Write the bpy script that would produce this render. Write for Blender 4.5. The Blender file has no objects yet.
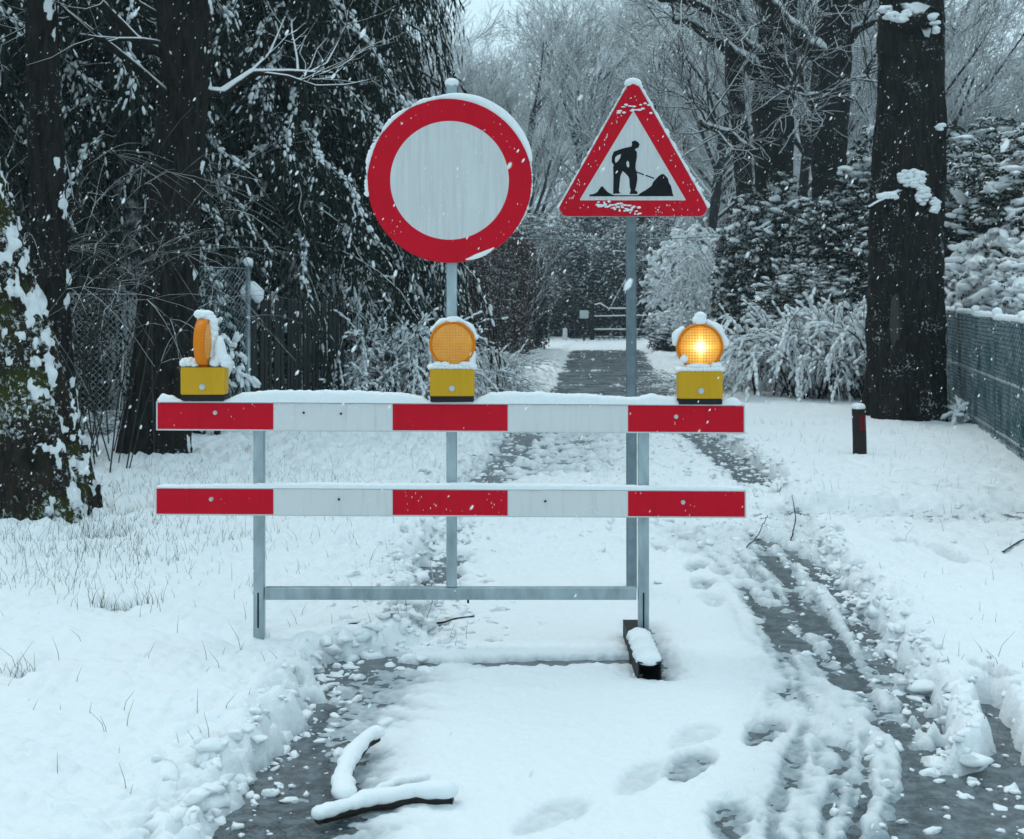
import bpy, bmesh, math, random
import numpy as np
from mathutils import Vector, Matrix

# ------------------------------------------------------------------ camera, world, sun, exposure
sc = bpy.context.scene
COL = sc.collection
FPX, HZ, CAMH = 1350.0, 301.0, 1.3
cam_d = bpy.data.cameras.new('camera'); cam = bpy.data.objects.new('camera', cam_d); COL.objects.link(cam)
cam.location = (0, 0, CAMH); cam.rotation_euler = (math.radians(90), 0, 0)
cam_d.sensor_width = 36; cam_d.lens = 36 * FPX / 1024
cam_d.shift_y = -(419.5 - HZ) / 1024; cam_d.clip_start = 0.05; cam_d.clip_end = 1500
cam_d.dof.use_dof = True; cam_d.dof.focus_distance = 5.4; cam_d.dof.aperture_fstop = 9.0
sc.camera = cam

SUN_EL, SUN_AZ = 58, -35
w = bpy.data.worlds.new('World'); sc.world = w; w.use_nodes = True
nt = w.node_tree; nt.nodes.clear()
wo = nt.nodes.new('ShaderNodeOutputWorld'); wb = nt.nodes.new('ShaderNodeBackground')
sky = nt.nodes.new('ShaderNodeTexSky'); sky.sky_type = 'NISHITA'; sky.sun_disc = False
sky.sun_elevation = math.radians(SUN_EL); sky.sun_rotation = math.radians(SUN_AZ)
sky.dust_density = 4; sky.air_density = 1.0
wm = nt.nodes.new('ShaderNodeMix'); wm.data_type = 'RGBA'; wm.inputs[0].default_value = 0.93
wm.inputs[7].default_value = (4.25, 5.75, 6.4, 1)          # flat overcast cloud deck
nt.links.new(sky.outputs[0], wm.inputs[6]); nt.links.new(wm.outputs[2], wb.inputs[0])
wb.inputs[1].default_value = 0.12
nt.links.new(wb.outputs[0], wo.inputs[0])
sun_d = bpy.data.lights.new('sun', 'SUN'); sun_d.energy = 0.55; sun_d.angle = math.radians(35)
sun_d.color = (1.0, 0.97, 0.93)
sun = bpy.data.objects.new('sun', sun_d); COL.objects.link(sun)
az = math.radians(SUN_AZ)
sun_dir = Vector((math.sin(az) * math.cos(math.radians(SUN_EL)), math.cos(az) * math.cos(math.radians(SUN_EL)), math.sin(math.radians(SUN_EL))))
sun.rotation_euler = sun_dir.to_track_quat('Z', 'Y').to_euler(); sun.location = (-10, -10, 40)
sc.view_settings.view_transform = 'Standard'; sc.view_settings.look = 'None'
sc.view_settings.gamma = 1; sc.view_settings.use_curve_mapping = False
sc.view_settings.exposure = 0.63
sc.cycles.max_bounces = 4; sc.cycles.diffuse_bounces = 2; sc.cycles.volume_bounces = 0
sc.cycles.transparent_max_bounces = 6; sc.cycles.sample_clamp_indirect = 5

# ------------------------------------------------------------------ helpers
rng = np.random.default_rng(7)
_p = np.random.default_rng(3).permutation(256); PERM = np.concatenate([_p, _p, _p]).astype(np.int32)
_g = np.random.default_rng(5).normal(size=(256, 3)); GRAD = (_g / np.linalg.norm(_g, axis=1)[:, None]).astype(np.float32)
def perlin(x, y, z=0.0):
    x = np.asarray(x, np.float32); y = np.asarray(y, np.float32); z = np.zeros_like(x) + np.float32(1) * np.asarray(z, np.float32)
    xi = np.floor(x).astype(np.int32); yi = np.floor(y).astype(np.int32); zi = np.floor(z).astype(np.int32)
    xf = x - xi; yf = y - yi; zf = z - zi
    f = lambda t: t * t * t * (t * (t * 6 - 15) + 10)
    u, v, ww = f(xf), f(yf), f(zf)
    xi &= 255; yi &= 255; zi &= 255
    def c(dx, dy, dz):
        h = PERM[PERM[PERM[(xi + dx) & 255] + ((yi + dy) & 255)] + ((zi + dz) & 255)]
        g = GRAD[h]
        return g[..., 0] * (xf - dx) + g[..., 1] * (yf - dy) + g[..., 2] * (zf - dz)
    l = lambda a, b, t: a + (b - a) * t
    if np.all(zf == 0):
        return 1.6 * l(l(c(0,0,0), c(1,0,0), u), l(c(0,1,0), c(1,1,0), u), v)
    return 1.6 * l(l(l(c(0,0,0), c(1,0,0), u), l(c(0,1,0), c(1,1,0), u), v), l(l(c(0,0,1), c(1,0,1), u), l(c(0,1,1), c(1,1,1), u), v), ww)
def fbm(x, y, z=0.0, o=3):
    s = 0; a = 1; t = 0
    for i in range(o):
        s = s + a * perlin(np.asarray(x) * 2**i + 17.3 * i, np.asarray(y) * 2**i - 9.1 * i, np.asarray(z) * 2**i if np.ndim(z) else z); t += a; a *= .5
    return s / t
def sstep(a, b, x):
    t = np.clip((x - a) / (b - a), 0, 1); return t * t * (3 - 2 * t)
def P(px, py, d): return ((px - 512) / FPX * d, d, CAMH + (HZ - py) / FPX * d)
def G(px, py):
    d = FPX * CAMH / (py - HZ); return ((px - 512) / FPX * d, d)

class MB:
    """collects geometry, then links it as ONE mesh object"""
    def __init__(s): s.v = []; s.f = []; s.n = 0; s.att = []
    def add(s, v, f, m=0, att=None):
        v = np.asarray(v, np.float32).reshape(-1, 3); f = np.asarray(f, np.int32)
        s.v.append(v); s.f.append((f + s.n, m)); s.n += len(v)
        s.att.append(np.zeros(len(v), np.float32) if att is None else np.asarray(att, np.float32))
        return s
    def box(s, a, b, m=0):
        x0, y0, z0 = a; x1, y1, z1 = b
        v = [(x0,y0,z0),(x1,y0,z0),(x1,y1,z0),(x0,y1,z0),(x0,y0,z1),(x1,y0,z1),(x1,y1,z1),(x0,y1,z1)]
        return s.add(v, [(0,3,2,1),(4,5,6,7),(0,1,5,4),(1,2,6,5),(2,3,7,6),(3,0,4,7)], m)
    def tube(s, pts, r, k=8, m=0, caps=True):
        pts = np.asarray(pts, float); n = len(pts); r = np.broadcast_to(np.asarray(r, float), (n,))
        v, f = tubes(pts[None], r[None], k); s.add(v, f, m)
        if caps:
            b = s.n - n * k
            s.v.append(np.zeros((0, 3), np.float32)); s.att.append(np.zeros(0, np.float32))
            s.f.append((np.array([list(range(b + k - 1, b - 1, -1))], np.int32), m))
            s.f.append((np.array([list(range(b + (n-1)*k, b + n*k))], np.int32), m))
        return s
    def build(s, name, mats, parent=None, smooth=False, loc=None, bevel=0, att=None):
        V = np.concatenate(s.v); me = bpy.data.meshes.new(name)
        me.vertices.add(len(V)); me.vertices.foreach_set('co', V.ravel())
        L = [f.ravel() for f, m in s.f]; cnt = np.concatenate([np.full(len(f), f.shape[1], np.int32) for f, m in s.f])
        mi = np.concatenate([np.full(len(f), m, np.int32) for f, m in s.f]); L = np.concatenate(L)
        me.loops.add(len(L)); me.loops.foreach_set('vertex_index', L)
        me.polygons.add(len(cnt)); st = np.concatenate([[0], np.cumsum(cnt)[:-1]]).astype(np.int32)
        me.polygons.foreach_set('loop_start', st); me.polygons.foreach_set('loop_total', cnt)
        me.polygons.foreach_set('material_index', mi)
        me.polygons.foreach_set('use_smooth', np.full(len(cnt), bool(smooth)))
        me.update(calc_edges=True); me.validate(clean_customdata=False)
        if att:
            a = me.attributes.new(att, 'FLOAT', 'POINT'); a.data.foreach_set('value', np.concatenate(s.att))
        for m in (mats if isinstance(mats, (list, tuple)) else [mats]): me.materials.append(m)
        o = bpy.data.objects.new(name, me); COL.objects.link(o)
        if parent: o.parent = parent
        if loc: o.location = loc
        if bevel:
            b = o.modifiers.new('bevel', 'BEVEL'); b.width = bevel; b.segments = 2; b.limit_method = 'ANGLE'
        return o

def tubes(pts, r, k):
    """pts (N,n,3), r (N,n) -> vertices, quad faces"""
    N, n, _ = pts.shape
    t = np.gradient(pts, axis=1); t /= np.linalg.norm(t, axis=2)[..., None] + 1e-9
    main = pts[:, -1] - pts[:, 0]; main /= np.linalg.norm(main, axis=1)[:, None] + 1e-9
    ref = np.where(np.abs(main[:, 2:3]) < .8, np.array([[0, 0, 1.]]), np.array([[1., 0, 0]]))[:, None, :]
    a = np.cross(t, ref); a /= np.linalg.norm(a, axis=2)[..., None] + 1e-9; b = np.cross(a, t)
    th = np.arange(k) / k * 2 * math.pi
    v = pts[:, :, None, :] + r[:, :, None, None] * (a[:, :, None, :] * np.cos(th)[None, None, :, None] + b[:, :, None, :] * np.sin(th)[None, None, :, None])
    i = np.arange(n - 1)[:, None]; j = np.arange(k)[None, :]
    q = np.stack([i*k + j, (i+1)*k + j, (i+1)*k + (j+1) % k, i*k + (j+1) % k], -1).reshape(-1, 4)
    f = (q[None] + (np.arange(N) * n * k)[:, None, None]).reshape(-1, 4)
    return v.reshape(-1, 3), f

def scatter(mb, tv, tf, pos, R, S, m=0):
    """template copies merged in one mesh. R (n,3,3) columns are axes"""
    pos = np.asarray(pos, float); n = len(pos)
    if n == 0: return
    S = np.asarray(S, float); S = np.broadcast_to(S[:, None] if S.ndim == 1 else S, (n, 3))
    v = np.einsum('nij,nkj->nki', R, tv[None] * S[:, None, :]) + pos[:, None, :]
    f = (tf[None] + (np.arange(n) * len(tv))[:, None, None]).reshape(-1, tf.shape[1])
    mb.add(v.reshape(-1, 3), f, m)
def frames(xdir, up=(0, 0, 1), roll=None):
    x = xdir / (np.linalg.norm(xdir, axis=1)[:, None] + 1e-9)
    u = np.broadcast_to(np.asarray(up, float), x.shape)
    y = np.cross(u, x); y /= np.linalg.norm(y, axis=1)[:, None] + 1e-9; z = np.cross(x, y)
    if roll is not None:
        c, s_ = np.cos(roll)[:, None], np.sin(roll)[:, None]; y, z = y * c + z * s_, z * c - y * s_
    return np.stack([x, y, z], 2)
def rdir(n, r=rng):
    d = r.normal(size=(n, 3)); return d / np.linalg.norm(d, axis=1)[:, None]
def ico(sub):
    bm = bmesh.new(); bmesh.ops.create_icosphere(bm, subdivisions=sub, radius=1)
    v = np.array([p.co[:] for p in bm.verts]); f = np.array([[q.index for q in p.verts] for p in bm.faces]); bm.free(); return v, f
ICO1, ICO2, ICO3, ICO4 = ico(1), ico(2), ico(3), ico(4)
def rough(t, amp, seed, fr=1.6):
    v, f = t; n = perlin(v[:, 0] * fr + seed, v[:, 1] * fr + seed * .7, v[:, 2] * fr + .37) + .6 * perlin(v[:, 0] * fr * 2.3, v[:, 1] * fr * 2.3 + seed, v[:, 2] * fr * 2.3 + .61); return v * (1 + amp * n)[:, None], f
PUFFS = [rough(ICO2, .5, k * 3.3 + 1) for k in range(6)]
def scatter_puffs(mb, pos, R_, S, rg):
    k = rg.integers(0, len(PUFFS), len(pos))
    for i, (v, f) in enumerate(PUFFS):
        q = k == i
        if q.any(): scatter(mb, v, f, np.asarray(pos)[q], R_[q], np.asarray(S)[q])
def blob(mb, c, r, amp=.15, fr=2.2, m=0, lv=ICO3, flat=None):
    v, f = lv; c = np.asarray(c, float); r = np.asarray(r, float) * np.ones(3)
    sd = float(c.sum() * 13.7)
    n = fbm(v[:, 0] * fr + sd, v[:, 1] * fr, v[:, 2] * fr + 3.3, 2)
    w_ = v * (1 + amp * n)[:, None]
    if flat is not None: w_[:, 2] = np.where(w_[:, 2] < flat, flat + (w_[:, 2] - flat) * .2, w_[:, 2])
    mb.add(w_ * r + c, f, m)

def tag(o, label=None, cat=None, group=None, kind=None):
    for k, v in (('label', label), ('category', cat), ('group', group), ('kind', kind)):
        if v: o[k] = v
    return o
def thing(name, label, cat, loc=(0, 0, 0), rz=0, group=None):
    o = bpy.data.objects.new(name, None); o.empty_display_size = .1; COL.objects.link(o)
    o.location = loc; o.rotation_euler = (0, 0, rz); return tag(o, label, cat, group)
def copy_tree(o, parent=None):
    c = o.copy(); COL.objects.link(c)
    if parent: c.parent = parent
    for ch in list(o.children): copy_tree(ch, c)
    return c
_used = {}
def place(proto, loc, rz=0, s=1.0, label=None, group=None):
    o = proto if proto.name not in _used else copy_tree(proto)
    _used[proto.name] = 1
    o.location = loc; o.rotation_euler = (0, 0, rz); o.scale = (s, s, s) if np.isscalar(s) else s
    if label: o['label'] = label
    if group: o['group'] = group
    return o

# ------------------------------------------------------------------ materials
def mat(name):
    m = bpy.data.materials.new(name); m.use_nodes = True; t = m.node_tree
    return m, t, t.nodes['Principled BSDF']
def nn(t, typ, **kw):
    n = t.nodes.new(typ)
    for k, v in kw.items():
        if k.startswith('i'): n.inputs[int(k[1:])].default_value = v
        else: setattr(n, k, v)
    return n
def noise(t, scale, detail=4, coord='Object', sc3=None, rough=.55):
    tc = nn(t, 'ShaderNodeTexCoord'); n = nn(t, 'ShaderNodeTexNoise'); n.inputs['Scale'].default_value = scale
    n.inputs['Detail'].default_value = detail; n.inputs['Roughness'].default_value = rough
    if sc3:
        mp = nn(t, 'ShaderNodeMapping'); mp.inputs['Scale'].default_value = sc3
        t.links.new(tc.outputs[coord], mp.inputs[0]); t.links.new(mp.outputs[0], n.inputs[0])
    else: t.links.new(tc.outputs[coord], n.inputs[0])
    return n
def ramp(t, src, stops):
    r = nn(t, 'ShaderNodeValToRGB'); e = r.color_ramp.elements
    while len(e) < len(stops): e.new(.5)
    for q, (p, c) in zip(e, stops): q.position = p; q.color = (*c, 1) if len(c) == 3 else c
    t.links.new(src, r.inputs[0]); return r
def g3(v): return (v, v, v)
def mixc(t, fac, a, b):
    m = nn(t, 'ShaderNodeMix', data_type='RGBA')
    for s, i in ((fac, 0), (a, 6), (b, 7)):
        if isinstance(s, (int, float)): m.inputs[i].default_value = s
        elif isinstance(s, tuple): m.inputs[i].default_value = (*s, 1)
        else: t.links.new(s, m.inputs[i])
    return m.outputs[2]
def math_(t, op, a, b=None, c=None, clamp=False):
    m = nn(t, 'ShaderNodeMath', operation=op); m.use_clamp = clamp
    for i, s in enumerate((a, b, c)):
        if s is None: continue
        if isinstance(s, (int, float)): m.inputs[i].default_value = s
        else: t.links.new(s, m.inputs[i])
    return m.outputs[0]
def bump(t, bs, h, strength=.5, dist=.01, chain=None):
    b = nn(t, 'ShaderNodeBump'); b.inputs['Strength'].default_value = strength; b.inputs['Distance'].default_value = dist
    t.links.new(h, b.inputs['Height'])
    if chain: t.links.new(chain, b.inputs['Normal'])
    t.links.new(b.outputs[0], bs.inputs['Normal']); return b.outputs[0]
def up_snow(t, lo, hi, nscale=9, namp=.6, vec=(0, 0, 1)):
    """0..1 snow cover from the true direction a surface faces"""
    g = nn(t, 'ShaderNodeNewGeometry'); d = nn(t, 'ShaderNodeVectorMath', operation='DOT_PRODUCT')
    t.links.new(g.outputs['Normal'], d.inputs[0]); d.inputs[1].default_value = vec
    n = noise(t, nscale, 3)
    x = math_(t, 'ADD', d.outputs['Value'], math_(t, 'MULTIPLY', math_(t, 'SUBTRACT', n.outputs[0], .5), namp))
    mr = nn(t, 'ShaderNodeMapRange'); mr.interpolation_type = 'SMOOTHSTEP'
    t.links.new(x, mr.inputs[0]); mr.inputs[1].default_value = lo; mr.inputs[2].default_value = hi
    return mr.outputs[0]
SNOWC = (.84, .87, .89)
def m_snow(name='snow', c=SNOWC, bs_=60, st=.35):
    m, t, b = mat(name)
    n1 = noise(t, bs_, 5, rough=.65); n2 = noise(t, 7, 3)
    t.links.new(mixc(t, n2.outputs[0], tuple(x * .97 for x in c), c), b.inputs['Base Color'])
    b.inputs['Roughness'].default_value = .75; b.inputs['Specular IOR Level'].default_value = .2
    bump(t, b, n1.outputs[0], st, .012); return m
M = {}
M['snow'] = m_snow()
M['snow_fine'] = m_snow('snow_fine', bs_=160, st=.4)
def m_ground_snow():
    m, t, b = mat('snow_cover')
    n1 = noise(t, 45, 6, rough=.7); n2 = noise(t, 1.3, 3)
    at = nn(t, 'ShaderNodeAttribute', attribute_name='wet')
    tc = nn(t, 'ShaderNodeTexCoord')
    n3 = noise(t, 30, 4)
    wetf = math_(t, 'MULTIPLY', at.outputs['Fac'], math_(t, 'ADD', .35, n3.outputs[0]), clamp=True)
    c = mixc(t, n2.outputs[0], (.82, .85, .87), (.86, .885, .90))
    t.links.new(mixc(t, wetf, c, (.22, .28, .31)), b.inputs['Base Color'])
    rr = math_(t, 'SUBTRACT', .8, math_(t, 'MULTIPLY', wetf, .45)); t.links.new(rr, b.inputs['Roughness'])
    b.inputs['Specular IOR Level'].default_value = .3
    bump(t, b, math_(t, 'ADD', n1.outputs[0], math_(t, 'MULTIPLY', noise(t, 11, 4).outputs[0], 1.6)), .6, .016); return m
M['ground_snow'] = m_ground_snow()
def m_road():
    m, t, b = mat('wet_asphalt')
    n1 = noise(t, 120, 4); n2 = noise(t, 2.2, 4); v = nn(t, 'ShaderNodeTexVoronoi'); v.inputs['Scale'].default_value = 90
    tc = nn(t, 'ShaderNodeTexCoord'); t.links.new(tc.outputs['Object'], v.inputs[0])
    c = ramp(t, n2.outputs[0], [(.3, (.022, .030, .034)), (.7, (.06, .072, .078))])
    c2 = mixc(t, ramp(t, v.outputs['Distance'], [(.0, g3(1)), (.45, g3(0))]).outputs[0], c.outputs[0], (.085, .095, .10))
    # patches of translucent grey slush frozen on the tar
    sl = ramp(t, noise(t, 17, 8, rough=.78).outputs[0], [(.44, g3(0)), (.60, g3(1))])
    t.links.new(mixc(t, math_(t, 'MULTIPLY', sl.outputs[0], .55), c2, (.21, .26, .29)), b.inputs['Base Color'])
    r = ramp(t, n2.outputs[0], [(.35, g3(.12)), (.65, g3(.42))]); t.links.new(r.outputs[0], b.inputs['Roughness'])
    bump(t, b, n1.outputs[0], .35, .006); return m
M['road'] = m_road()
def simple(name, c, rough=.6, metal=0, ns=12, var=.25, bst=.2, bs_=40, bd=.004, sc3=None):
    m, t, b = mat(name); n = noise(t, ns, 4, sc3=sc3)
    t.links.new(mixc(t, n.outputs[0], tuple(x * (1 - var) for x in c), tuple(min(1, x * (1 + var)) for x in c)), b.inputs['Base Color'])
    b.inputs['Roughness'].default_value = rough; b.inputs['Metallic'].default_value = metal; b.inputs['Specular IOR Level'].default_value = .2
    if bst: bump(t, b, noise(t, bs_, 4, sc3=sc3).outputs[0], bst, bd)
    return m
M['soil'] = simple('soil', (.035, .032, .022), .9, ns=5, bst=.6, bs_=30, bd=.02)
PLASTER = {'bark_big': .655, 'bark_mossy': .59, 'bark': .67}
def m_bark(name, c1, c2, lo=.45, hi=.75, moss=0.0, vec=(0, 0, 1), nsc=9, namp=.7, attr=False, stretch=(9, 9, 1.6)):
    m, t, b = mat(name)
    n1 = noise(t, 3.2, 6, sc3=stretch, rough=.7)
    c = ramp(t, n1.outputs[0], [(.35, c1), (.62, c2)]).outputs[0]
    if moss:
        mn = ramp(t, noise(t, 2.6, 4).outputs[0], [(.62 - moss, g3(0)), (.74 - moss, g3(1))])
        c = mixc(t, mn.outputs[0], c, mixc(t, noise(t, 60, 3).outputs[0], (.02, .026, .006), (.06, .068, .014)))
    s = up_snow(t, lo, hi, nsc, namp, vec)
    if attr:
        at = nn(t, 'ShaderNodeAttribute', attribute_name='snowfac')
        s = math_(t, 'MAXIMUM', math_(t, 'MULTIPLY', s, .0), ramp(t, math_(t, 'ADD', at.outputs['Fac'], math_(t, 'MULTIPLY', math_(t, 'SUBTRACT', noise(t, 55, 4).outputs[0], .5), .5)), [(.42, g3(0)), (.56, g3(1))]).outputs[0])
    if name in PLASTER:      # snow driven into the bark
        q = PLASTER[name]; sp_ = ramp(t, math_(t, 'ADD', math_(t, 'MULTIPLY', noise(t, 34, 5, rough=.75).outputs[0], .7), math_(t, 'MULTIPLY', noise(t, 3, 3).outputs[0], .42)), [(q, g3(0)), (q + .05, g3(1))])
        s = math_(t, 'MAXIMUM', s, math_(t, 'MULTIPLY', sp_.outputs[0], .8))
    t.links.new(mixc(t, s, c, SNOWC), b.inputs['Base Color']); b.inputs['Roughness'].default_value = .9
    b.inputs['Specular IOR Level'].default_value = .06
    bump(t, b, math_(t, 'ADD', n1.outputs[0], math_(t, 'MULTIPLY', s, .4)), .9, .03); return m
M['bark_big'] = m_bark('bark_big', (.003, .004, .004), (.028, .024, .021), attr=True)
M['bark_mossy'] = m_bark('bark_mossy', (.007, .007, .006), (.035, .028, .02), moss=.16, attr=True)
M['bark'] = m_bark('bark', (.006, .006, .006), (.026, .024, .022), .35, .6)
M['twig'] = m_bark('twig', (.009, .009, .008), (.03, .026, .022), .05, .45, nsc=5)
M['twig_snowy'] = m_bark('twig_snowy', (.009, .009, .008), (.03, .026, .022), -.15, .3, nsc=6, namp=.9)
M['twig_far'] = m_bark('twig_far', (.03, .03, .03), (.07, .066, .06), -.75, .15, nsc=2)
M['twig_dark'] = m_bark('twig_dark', (.02, .02, .019), (.075, .07, .06), .45, .85, nsc=5)
def m_leaf(name, c1, c2, lo=.5, hi=.8, rough=.6, nsc=3):
    m, t, b = mat(name)
    n = noise(t, 2.5, 4); c = mixc(t, n.outputs[0], c1, c2)
    s = up_snow(t, lo, hi, nsc, .9)
    t.links.new(mixc(t, s, c, SNOWC), b.inputs['Base Color']); b.inputs['Roughness'].default_value = rough
    b.inputs['Specular IOR Level'].default_value = .12; return m
M['needle'] = m_leaf('needle', (.004, .008, .006), (.016, .026, .017), .55, .9)
M['rhodo'] = m_leaf('rhodo', (.005, .011, .007), (.016, .027, .015), .74, .95)
M['beech'] = m_leaf('beech', (.03, .012, .010), (.085, .04, .032), .45, .9)
M['weed'] = simple('weed', (.05, .055, .03), .8, ns=4, var=.5, bst=0)
M['galv'] = simple('galvanised_steel', (.33, .40, .43), .42, .65, ns=22, var=.55, bst=.15, bs_=60, bd=.002, sc3=(1, 1, .35))
M['alu'] = simple('aluminium', (.50, .54, .56), .4, .6, ns=10, var=.2, bst=0)
M['black'] = simple('black_rubber', (.012, .013, .014), .6, bst=.1)
def m_paint(name, c, rough=.35, flecks=.0, streak=False, grime=.2):
    m, t, b = mat(name)
    n = noise(t, 6, 5); col = mixc(t, n.outputs[0], tuple(x * (1 - grime) for x in c), c)
    if streak:
        st = noise(t, 30, 4, sc3=(3, 3, .10)); col = mixc(t, ramp(t, st.outputs[0], [(.4, g3(0)), (.7, g3(1))]).outputs[0], col, tuple(x * .80 for x in c))
    wv = ramp(t, noise(t, 9, 5, sc3=(5, 3, .5), rough=.7).outputs[0], [(.52, g3(0)), (.75, g3(1))])
    col = mixc(t, math_(t, 'MULTIPLY', wv.outputs[0], .35), col, tuple(x * .55 for x in c))
    if flecks:
        tc = nn(t, 'ShaderNodeTexCoord'); mp = nn(t, 'ShaderNodeMapping'); mp.inputs['Scale'].default_value = (2.2, 1, 1); mp.inputs['Rotation'].default_value = (0, .45, 0)
        v = nn(t, 'ShaderNodeTexVoronoi'); v.inputs['Scale'].default_value = 38; v.inputs['Randomness'].default_value = 1
        t.links.new(tc.outputs['Object'], mp.inputs[0]); t.links.new(mp.outputs[0], v.inputs[0])
        f = ramp(t, v.outputs['Distance'], [(flecks, g3(1)), (flecks + .05, g3(0))]).outputs[0]
        k = ramp(t, noise(t, 11, 3).outputs[0], [(.52, g3(0)), (.6, g3(1))]).outputs[0]
        col = mixc(t, math_(t, 'MULTIPLY', math_(t, 'MULTIPLY', f, k), .75), col, SNOWC)
    t.links.new(col, b.inputs['Base Color']); b.inputs['Roughness'].default_value = rough; b.inputs['Specular IOR Level'].default_value = .12
    bump(t, b, noise(t, 90, 3).outputs[0], .08, .002); return m
M['red'] = m_paint('red_reflective', (.60, .0018, .018), .45, flecks=.10)
M['white'] = m_paint('white_reflective', (.66, .68, .68), .5, streak=True, flecks=.10)
M['white_b'] = m_paint('white_board', (.68, .69, .69), .5, flecks=.12, grime=.12)
M['edge'] = m_paint('pale_edge', (.62, .64, .65), .5)
M['black_p'] = m_paint('black_print', (.008, .009, .012), .5)
M['yellow'] = m_paint('yellow_plastic', (.66, .36, .015), .4, grime=.25)
M['ringo'] = m_paint('orange_plastic', (.80, .22, .01), .35)

# ------------------------------------------------------------------ snow depth field
def interp_edge(pts):
    g = sorted([G(*p)[::-1] for p in pts]); return np.array([a for a, b in g]), np.array([b for a, b in g])
EL = interp_edge([(195, 839), (222, 790), (270, 760), (288, 737), (308, 710), (310, 692), (322, 672), (345, 660), (418, 650), (426, 630), (418, 612), (410, 573), (444, 540), (471, 480), (505, 432), (528, 400), (543, 387), (563, 352), (575, 345)])
ER = interp_edge([(1040, 839), (1018, 800), (985, 785), (940, 775), (938, 740), (926, 700), (900, 660), (870, 620), (858, 595), (812, 545), (800, 520), (786, 495), (716, 435), (690, 400), (672, 380), (650, 352), (655, 345)])
def pdist(x, y, pts):
    pts = np.array([G(*p) for p in pts]); best = np.full(x.shape, 1e9, np.float32)
    for a, b in zip(pts[:-1], pts[1:]):
        dx, dy = b - a; L2 = dx*dx + dy*dy
        t = np.clip(((x - a[0]) * dx + (y - a[1]) * dy) / L2, 0, 1)
        best = np.minimum(best, np.hypot(x - a[0] - t*dx, y - a[1] - t*dy))
    return best
def snow_depth(x, y):
    x = np.asarray(x, np.float32); y = np.asarray(y, np.float32)
    bil = np.abs(perlin(x * 7, y * 7)); bil2 = np.abs(perlin(x * 17 + 5, y * 17)); fine = perlin(x * 34, y * 34 + 7)
    med = fbm(x * 3.1, y * 3.1 + 11, o=3); big = fbm(x * .8 + 3, y * .8, o=2)
    bil3 = np.abs(perlin(x * 12 + 9, y * 12)); gr = perlin(x * 60, y * 60 + 3)
    s = np.maximum(np.interp(y, *EL) - x, x - np.interp(y, *ER)) + .10 * med + .12 * (bil - .25) + .08 * (bil3 - .25) + .02 * fine + .03 * (bil2 - .2) + .008 * gr
    m = np.clip((s + .02) / .15, 0, 1); m = 1 - (1 - m) ** 2.2
    near = sstep(16, 6, y)
    edge = np.exp(-np.maximum(s, 0) * 3.5)
    verge = .080 + .04 * big + .045 * (bil - .2) * (.4 + .6 * edge) + (.008 + .03 * edge) * bil2 + .02 * edge * (bil3 - .2) + .014 * med + .003 * fine + .0015 * gr
    # rough tufts under the snow on the left verge and by the fences
    rough = (.25 + .75 * sstep(4.6, 7.5, y)) * sstep(.2, -.5, x + .0) + .3 * sstep(3.5, 9, y) * sstep(1.5, 2.5, x)
    verge = verge + rough * (.07 * (np.abs(perlin(x * 5, y * 5 + 31)) - .15) + .035 * (bil3 - .2) + .02 * bil2)
    road = .022 + .010 * big + .008 * med + .004 * fine + .005 * bil2 + .002 * gr
    # trodden, clumpy middle of the lane behind the barrier
    road = road + sstep(5.6, 7.5, y) * (.045 * (bil - .18) + .035 * (bil3 - .2) + .018 * bil2 + .012 * med)
    T = road * (1 - m) + verge * m
    wet = np.zeros_like(T)
    def cut(pts, wd, dp, nz=.5, soft=1.0, wetv=.5):
        nonlocal T, wet
        d = pdist(x, y, pts) + nz * wd * (med + .7 * (bil - .25) * 2 + .25 * fine)
        k = sstep(wd * (1 + soft), wd * .25, d); T = T - dp * k * (1 + .5 * bil2)
        wet = np.maximum(wet, wetv * sstep(wd * (1.6 + soft), wd * .4, d))
    # left edge: bare wet strip, slushy fade to its right
    cut([(235, 845), (262, 800), (290, 765), (306, 730), (318, 700), (330, 676), (352, 664), (392, 660)], .04, .042, .9, 1.0)
    cut([(300, 845), (320, 760), (345, 710), (375, 680)], .13, .020, .7, 1.2, .5)
    cut([(330, 666), (450, 667), (560, 664), (638, 663)], .035, .040, .9, 1.0, .6)
    cut([(640, 630), (660, 680)], .05, .02, .5, 1.0, .3)
    cut([(395, 640), (440, 628)], .03, .10, .9, .6, .3)
    # left of the lane behind the boards
    cut([(470, 500), (495, 462), (528, 430)], .16, .045, .8, 1.4)
    cut([(560, 470), (575, 432)], .3, .018, .8, 1.2, .35)
    cut([(430, 590), (446, 560)], .09, .04, .8, 1.0, .4)
    # gutter on the right behind the boards
    cut([(640, 405), (693, 434), (727, 460), (764, 488)], .13, .13, .35, .6, .5)
    # far bare road with streaks of snow
    streak = perlin(x * .35, y * 1.3 + 3) + .5 * perlin(x * 2, y * 5)
    far = sstep(16.5, 19.5, y) * sstep(37, 34, y) * sstep(.0, .35, x - np.interp(y, *EL)) * sstep(-.1, .45, np.interp(y, *ER) - x)
    T = T - far * (.072 + .05 * streak) ; wet = np.maximum(wet, far * .3)
    # side track coming in from the right
    tr = sstep(.55, .25, np.abs(y - (8.05 - .05 * (x - 1.6))) + .12 * med) * sstep(1.35, 1.8, x)
    T = T * (1 - .80 * tr) + tr * (-.018 + .022 * bil2 + .03 * (bil - .2)); wet = np.maximum(wet, tr * .45)
    cut([(870, 494), (1010, 500)], .04, .06, .9, .6, .3)
    cut([(905, 558), (935, 566), (968, 580)], .035, .09, .8, .6, .2)
    # main rut on the right
    cut([(742, 535), (785, 552), (825, 577), (858, 612), (882, 648), (905, 680), (926, 718), (935, 770), (960, 845)], .045, .034, .9, 1.3)
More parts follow.
